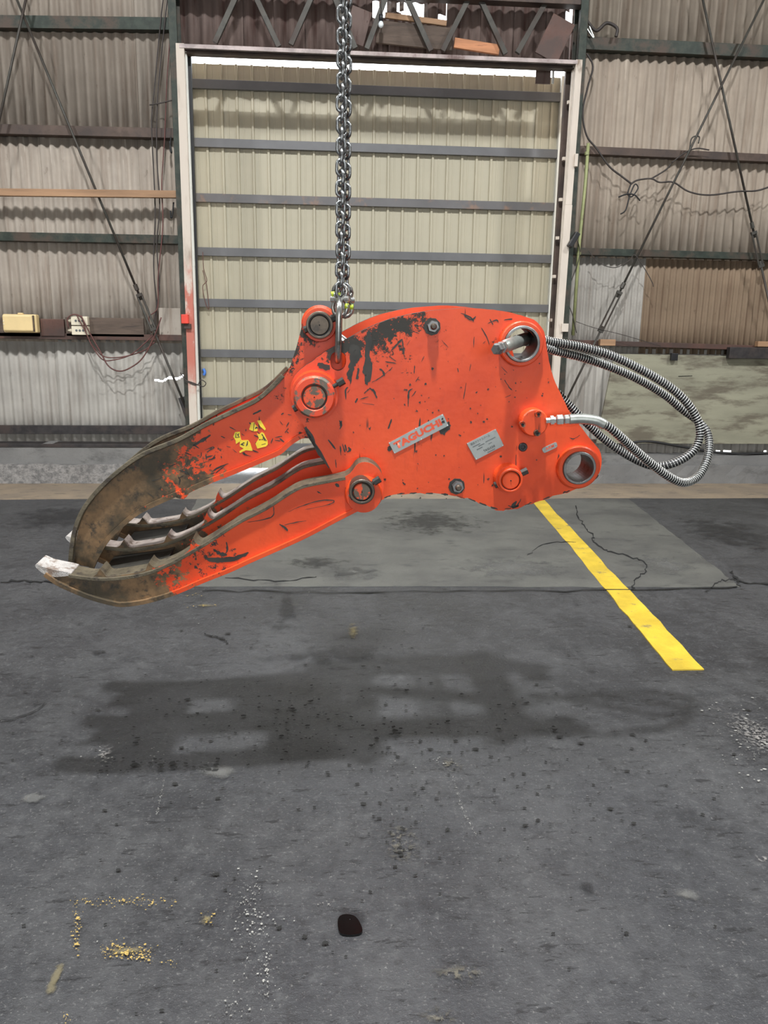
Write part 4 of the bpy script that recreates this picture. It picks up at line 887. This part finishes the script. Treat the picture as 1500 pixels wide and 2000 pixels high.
def ragged(pts, amp=1.6): return [(x+rng.normal(0, amp), y+rng.normal(0, amp)) for x, y in smooth_px(pts, True, 4)]
def c3(l): return [(540+x/5, 540+y/5) for x, y in l]
bs = [ragged(c3(q), 1.1) for q in ([(735, 660), (800, 690), (830, 760), (800, 830), (760, 880), (740, 980), (715, 1080), (720, 1010), (685, 980), (700, 880), (720, 800), (705, 720)], [(880, 540), (930, 560), (920, 700), (915, 820), (940, 860), (920, 1010), (875, 1055), (860, 980), (838, 900), (860, 800), (870, 650)],
      [(400, 860), (430, 840), (520, 870), (500, 920), (430, 900)], [(790, 900), (800, 870), (805, 960), (790, 1010), (780, 960)], [(560, 690), (620, 660), (640, 680), (580, 730)])]
bs += [stroke(c3(q), w_) for q, w_ in (([(1120, 725), (1180, 660), (1230, 610)], 4), ([(1230, 620), (1240, 700), (1245, 765)], 3), ([(1285, 1270), (1288, 1180), (1295, 1120), (1330, 1095)], 3), ([(905, 1090), (950, 1120), (980, 1190)], 4), ([(680, 1200), (675, 1110), (700, 1080)], 2.5), ([(930, 1035), (1010, 990), (1120, 900)], 1.6), ([(1005, 900), (1040, 930), (1055, 975)], 4), ([(1060, 830), (1170, 850)], 2), ([(1100, 780), (1170, 830)], 2), ([(855, 1145), (890, 1110), (910, 1095)], 2), ([(1345, 945), (1350, 870)], 2), ([(620, 1460), (635, 1410)], 4), ([(1090, 1490), (1125, 1390)], 3), ([(770, 1235), (790, 1190)], 3), ([(815, 1200), (900, 1175)], 1.6))]
def c5(l): return [(900+x/4.763, 580+y/4.763) for x, y in l]
bs += [stroke(c5(q), w_) for q, w_ in (([(190, 285), (240, 370), (265, 440)], 2.2), ([(0, 150), (90, 190), (120, 230)], 3), ([(30, 170), (100, 215), (140, 180)], 3), ([(250, 250), (330, 215), (350, 240)], 2.5), ([(270, 205), (300, 260)], 2), ([(80, 690), (95, 620)], 1.5), ([(25, 950), (50, 800)], 1.5), ([(405, 770), (450, 840), (480, 870)], 2), ([(140, 895), (155, 880)], 3), ([(400, 215), (480, 205)], 3), ([(515, 1470), (512, 1570)], 1.8), ([(120, 470), (125, 370)], 1.5), ([(1010, 1310), (1050, 1320), (1110, 1285)], 1.5), ([(440, 1940), (510, 1955), (560, 1880)], 3), ([(470, 1960), (520, 1900)], 5))]
def c2(l): return [(350+x/3.75, 700+y/3.75) for x, y in l]
bs += [stroke(c2(q), w_) for q, w_ in (([(1180, 640), (1185, 710)], 2), ([(1195, 625), (1215, 690)], 2.5), ([(1215, 630), (1225, 680)], 3), ([(1240, 650), (1250, 670), (1230, 685)], 5), ([(1090, 595), (1145, 665)], 3), ([(1170, 455), (1190, 480), (1175, 520)], 3), ([(1145, 740), (1150, 800)], 2), ([(925, 500), (960, 560), (1000, 640)], 6))]
bs += [ragged(q, 1) for q in ([(858, 832), (876, 824), (880, 834), (868, 848), (860, 846)], [(756, 876), (762, 870), (765, 878), (760, 882)])]
bs += [stroke([(x, y), (x+dx, y+dy)], rng.uniform(.6, 1.7)) for x, y, dx, dy in zip(rng.uniform(680, 1020, 40), 635+165*rng.random(40)**2, rng.normal(0, 9, 40), rng.normal(0, 8, 40)) if y > 640+max(0, 780-x)*.35]
bs += [ragged(circ(x, y, r, 6), r*.35) for x, y, r in zip(rng.uniform(640, 1090, 90), rng.uniform(690, 975, 90), rng.uniform(.6, 2.2, 90))]
bs += [stroke([(595, 836), (618, 874), (643, 914)], 7, 1.2), stroke([(597, 842), (630, 896)], 5, 1.2)]
bs += [stroke([(x, y-1.5), (x+14, y2-1.5)], rng.uniform(1.5, 4), 1.0) for x, y, y2 in ((750, 974, 969), (776, 966, 965), (800, 965, 964), (832, 965, 965), (862, 966, 968), (893, 970, 975), (915, 975, 981), (936, 983, 989), (958, 992, 996), (985, 996, 993), (1000, 994, 989), (1025, 988, 983), (1060, 977, 972), (1100, 964, 960), (1130, 953, 946), (1155, 941, 930))]
scars('bare_scratches', bs, -.0008, bp)
us = [stroke(c2(q), w_) for q, w_ in (([(100, 640), (170, 600), (230, 560)], 5), ([(190, 670), (250, 650), (245, 660), (200, 690)], 3), ([(210, 745), (260, 730), (250, 722)], 3), ([(470, 690), (480, 710)], 5), ([(700, 580), (755, 570)], 2), ([(540, 410), (600, 380)], 4), ([(40, 690), (90, 710)], 3), ([(240, 830), (290, 800), (360, 770)], 3), ([(0, 820), (60, 840), (75, 855)], 3))]
us += [stroke([(x, 830+(470-x)*.5+o_), (x+dx, 830+(470-x)*.5+o_+dy)], rng.uniform(1, 2.4)) for x, o_, dx, dy in zip(rng.uniform(300, 570, 60), rng.uniform(0, 70, 60), rng.normal(0, 8, 60), rng.normal(0, 6, 60))]
scars('bare_scratches', us, TU-.0008, uj[0])
ls = [ragged(c2(q), .8) for q in ([(200, 1460), (280, 1462), (400, 1450), (505, 1418), (480, 1450), (400, 1485), (280, 1495), (210, 1485)],)]
ls += [stroke(c2(q), w_) for q, w_ in (([(690, 1050), (692, 1100), (685, 1155), (600, 1185), (500, 1200)], 2), ([(800, 1125), (900, 1080), (1020, 1045), (1100, 1038), (1138, 1048), (1080, 1075), (920, 1108)], 2), ([(735, 1215), (780, 1245), (795, 1265)], 4), ([(770, 1220), (860, 1200), (930, 1190)], 2), ([(345, 1345), (352, 1400), (340, 1430)], 4), ([(1145, 920), (1170, 940)], 6), ([(250, 1400), (300, 1430), (350, 1440)], 6), ([(1010, 975), (1040, 990)], 2))]
scars('bare_scratches', ls, TLF-.0008, [c_ for c_ in gr.children if c_.name.startswith('lower_tine')][0])
# ------------------------------------------------------------------ hydraulic hoses in spring guards
def hose(name, P, r, pitch=.0094, wire=.0012):
    C_ = resample(spline3(P, 8), .004); h = build(name, tube(C_[::2], r, 12), 'black', gr, True)
    fr = frames(C_); Lk = .004*(len(C_)-1); n = int(Lk/pitch*12); V = []
    for i in range(n):
        s_ = i/12*pitch/.004; j = min(int(s_), len(C_)-2); f = s_-j; c_ = C_[j].lerp(C_[j+1], f); t, a, b = fr[j]; q = 2*math.pi*i/12
        V.append(c_ + a*((r+wire*.8)*math.cos(q)) + b*((r+wire*.8)*math.sin(q)))
    build('spring_guard', tube(V, wire, 5), 'coil', h, True); return h
h1 = [(1005, 664, .10), (1035, 660, .13), (1080, 668, .16), (1136, 678, .17), (1192, 694, .17), (1248, 720, .16), (1304, 753, .15), (1340, 785, .14), (1362, 820, .13), (1367, 850, .12), (1358, 876, .11), (1338, 894, .10), (1310, 907, .10), (1285, 911, .12), (1259, 906, .14), (1220, 886, .17), (1178, 856, .19), (1136, 817, .20), (1108, 787, .21), (1080, 762, .22), (1040, 740, .23)]
hose('hydraulic_hose', [G(*p) for p in h1], S(8.3))
h2 = [(1150, 819, -.055), (1166, 822, -.055), (1186, 832, -.055), (1206, 848, -.05), (1248, 886, -.02), (1293, 922, .0), (1326, 941, .02), (1349, 940, .05), (1368, 925, .08), (1381, 897, .12), (1385, 868, .16), (1380, 842, .19), (1362, 822, .215), (1332, 800, .225), (1298, 772, .23), (1248, 742, .22), (1192, 717, .21), (1136, 698, .19), (1080, 684, .16), (1045, 672, .12), (1025, 666, .06)]
H2 = hose('hydraulic_hose', [G(*p) for p in h2], S(8.0))
# crimped sleeve and fittings at the swivel
F0 = [G(*p) for p in ((1068, 822, -.05), (1080, 821, -.052), (1083, 821, -.052), (1098, 820, -.053), (1101, 820, -.053), (1112, 819, -.054))]
ft = build('hose_fitting', lathe(G(1066, 822, -.05), F0[5]-F0[0], [(S(6), 0), (S(6), S(8)), (S(10), S(8.5)), (S(10), S(15)), (S(7), S(15.5)), (S(7), S(19))], 6), 'silver', gr)
build('hex_nut', lathe(G(1086, 821, -.052), F0[5]-F0[0], [(S(9), 0), (S(11), S(2)), (S(11), S(12)), (S(9), S(14))], 6), 'silver', ft); build('hex_nut', lathe(G(1101, 820, -.053), F0[5]-F0[0], [(S(9), 0), (S(10), S(2)), (S(10), S(9)), (S(8), S(11))], 6), 'silver', ft)
sl_ = resample(spline3([G(*p) for p in ((1111, 819, -.055), (1130, 818, -.055), (1150, 819, -.055), (1166, 822, -.055), (1180, 829, -.055))], 8), .0035)
build('crimp_sleeve', tube(sl_, [S(9.6+.9*(i % 2)) for i in range(len(sl_))], 16), 'zinc', ft, True)
# free hose end sticking out of the upper bore
E0, E1 = G(1028, 661, .05), G(984, 677, -.12); d = (E1-E0).normalized(); Q = S(1, -.1)
he = build('hose_end', lathe(E1, d, [(Q*12.5, -(E1-E0).length), (Q*12.5, -.02), (Q*12, -.008), (Q*9.5, 0), (Q*9.5, .004)], 20), 'zinc', gr, True)
build('hex_nut', lathe(E1, d, [(Q*9, .003), (Q*12, .008), (Q*12, .022), (Q*9.5, .026), (Q*9.5, .034)], 6), 'silver', he); build('hex_nut', lathe(E1, d, [(Q*9.5, .036), (Q*11.5, .040), (Q*11.5, .056), (Q*9.5, .060), (Q*9.5, .066)], 6), 'bore', he)

# ------------------------------------------------------------------ chain, connecting links, ring
rc = G(661, 646, -.012)
ring_top = G(662, 588, -.01); ring_bot = G(660, 706, -.01)
ch = thing('lifting_chain', G(664, 575, .0), 'steel lifting chain in two strands holding the grapple', 'chain')
hl = (ring_top-ring_bot).length/2; P = []
for i in range(36):
    a = 6.28318*i/36; c_, s_ = math.cos(a), math.sin(a)
    P.append(rc + VG*(hl*(abs(s_)**.8)*(1 if s_ > 0 else -1)) + NG*(.048*(abs(c_)**.75)*(1 if c_ > 0 else -1)*(1+.15*s_)) + UG*(.004*s_))
rg = build('lifting_ring', tube(P, S(6.1), 12, True), 'ring', None, True, at=rc); tag(rg, 'heavy oval steel ring hooked through the grapple plate', 'ring')
def linkpts(a, b, wd, side):
    """stadium-shaped centre line between a and b"""
    d = (b-a).normalized(); L = (b-a).length/2; c = (a+b)/2; r = wd/2; out = []
    for i in range(7): q = math.pi*i/6; out.append(c + d*(L-r + r*math.sin(q)) + side*(r*math.cos(q)))
    for i in range(7): q = math.pi*i/6; out.append(c - d*(L-r + r*math.sin(q)) - side*(r*math.cos(q)))
    return out
z0 = G(664, 566, 0).z
top = Vector((G(664, 566, 0).x+.01, G(664, 566, 0).y, 3.05))
pitch = .0285; wire = .0047
for st, off, rot in ((0, Vector((0, 0, 0)), .35), (1, Vector((.017, .055, .0)), -.5)):
    base = G(664, 566, 0)+off; d = (top+off*.8-base).normalized(); n = int((top-base).length/pitch)
    sx = d.cross(Vector((0, 1, 0))).normalized(); sy = d.cross(sx)
    lm = None
    for k in range(n):
        a = rot+rng.normal(0, .12)+(math.pi/2 if k % 2 else 0); s_ = sx*math.cos(a)+sy*math.sin(a)
        p = base+d*(k*pitch)
        if lm is None:
            V, F = tube(linkpts(Vector((0, 0, -.0215)), Vector((0, 0, .0215)), .025, Vector((1, 0, 0))), wire, 8, True)
            lm = bpy.data.meshes.new('chain_link'); lm.from_pydata([tuple(v) for v in V], [], F); lm.materials.append(M['chain'])
            for q in lm.polygons: q.use_smooth = True
        y_ = d.cross(s_); R = Matrix(((s_.x, y_.x, d.x, p.x), (s_.y, y_.y, d.y, p.y), (s_.z, y_.z, d.z, p.z), (0, 0, 0, 1)))
        inst('chain_link', lm, R, ch)
    # hammerlock connecting link
    hcn = G(664, 583, 0)+off+Vector((0, 0, -.002)); s_ = (UG*.9+NG*.35*(1 if st else -1)).normalized(); d2 = Vector((0, 0, 1))
    hk = build('connecting_link', tube(linkpts(hcn, hcn+d2*.044, .044, s_), .0062, 8, True), 'ring', ch, True)
    build('half_link', tube(linkpts(hcn-d2*.05, hcn+d2*.002, .046, s_), .0062, 8, True), 'ring', hk, True)
    build('centre_pin', lathe(hcn, s_, [(.006, -.03), (.0095, -.028), (.0095, -.016), (.007, -.015), (.007, .015), (.0095, .016), (.0095, .028), (.006, .03)], 12), 'silver', hk)
    build('lime_mark', tube([hcn+s_*(-.021)+d2*.008, hcn+s_*(-.022)+d2*.022], .0068, 8), 'chainlime', hk, True); build('lime_mark', tube([hcn+s_*(.022)-d2*.012, hcn+s_*(.021)-d2*.028], .0068, 8), 'chainlime', hk, True)
# crane hook block above the picture
hb_ = top+Vector((.008, .03, .0))
hkb = thing('crane_hook', hb_, 'crane hook block on a wire rope carrying the chain', 'hook')
P = [hb_+Vector((.07*math.cos(q), 0, .10+.07*math.sin(q))) for q in np.linspace(math.pi*.85, math.pi*2.35, 16)] + [hb_+Vector((0, 0, .21)), hb_+Vector((0, 0, .30))]
build('hook', tube(P, [.012+.006*min(i, 8)/8 for i in range(len(P))], 10), 'dirt_or_shade', hkb, True); build('block', lathe(hb_+Vector((0, -.05, .40)), (0, 1, 0), [(.10, 0), (.13, .02), (.13, .08), (.10, .10)], 24), 'yellow', hkb, True)
for s_ in (-.11, .11): build('wire_rope', tube([hb_+Vector((s_, 0, .42)), Vector((hb_.x+s_, hb_.y, ROOF))], .006, 8), 'rod', hkb, True)
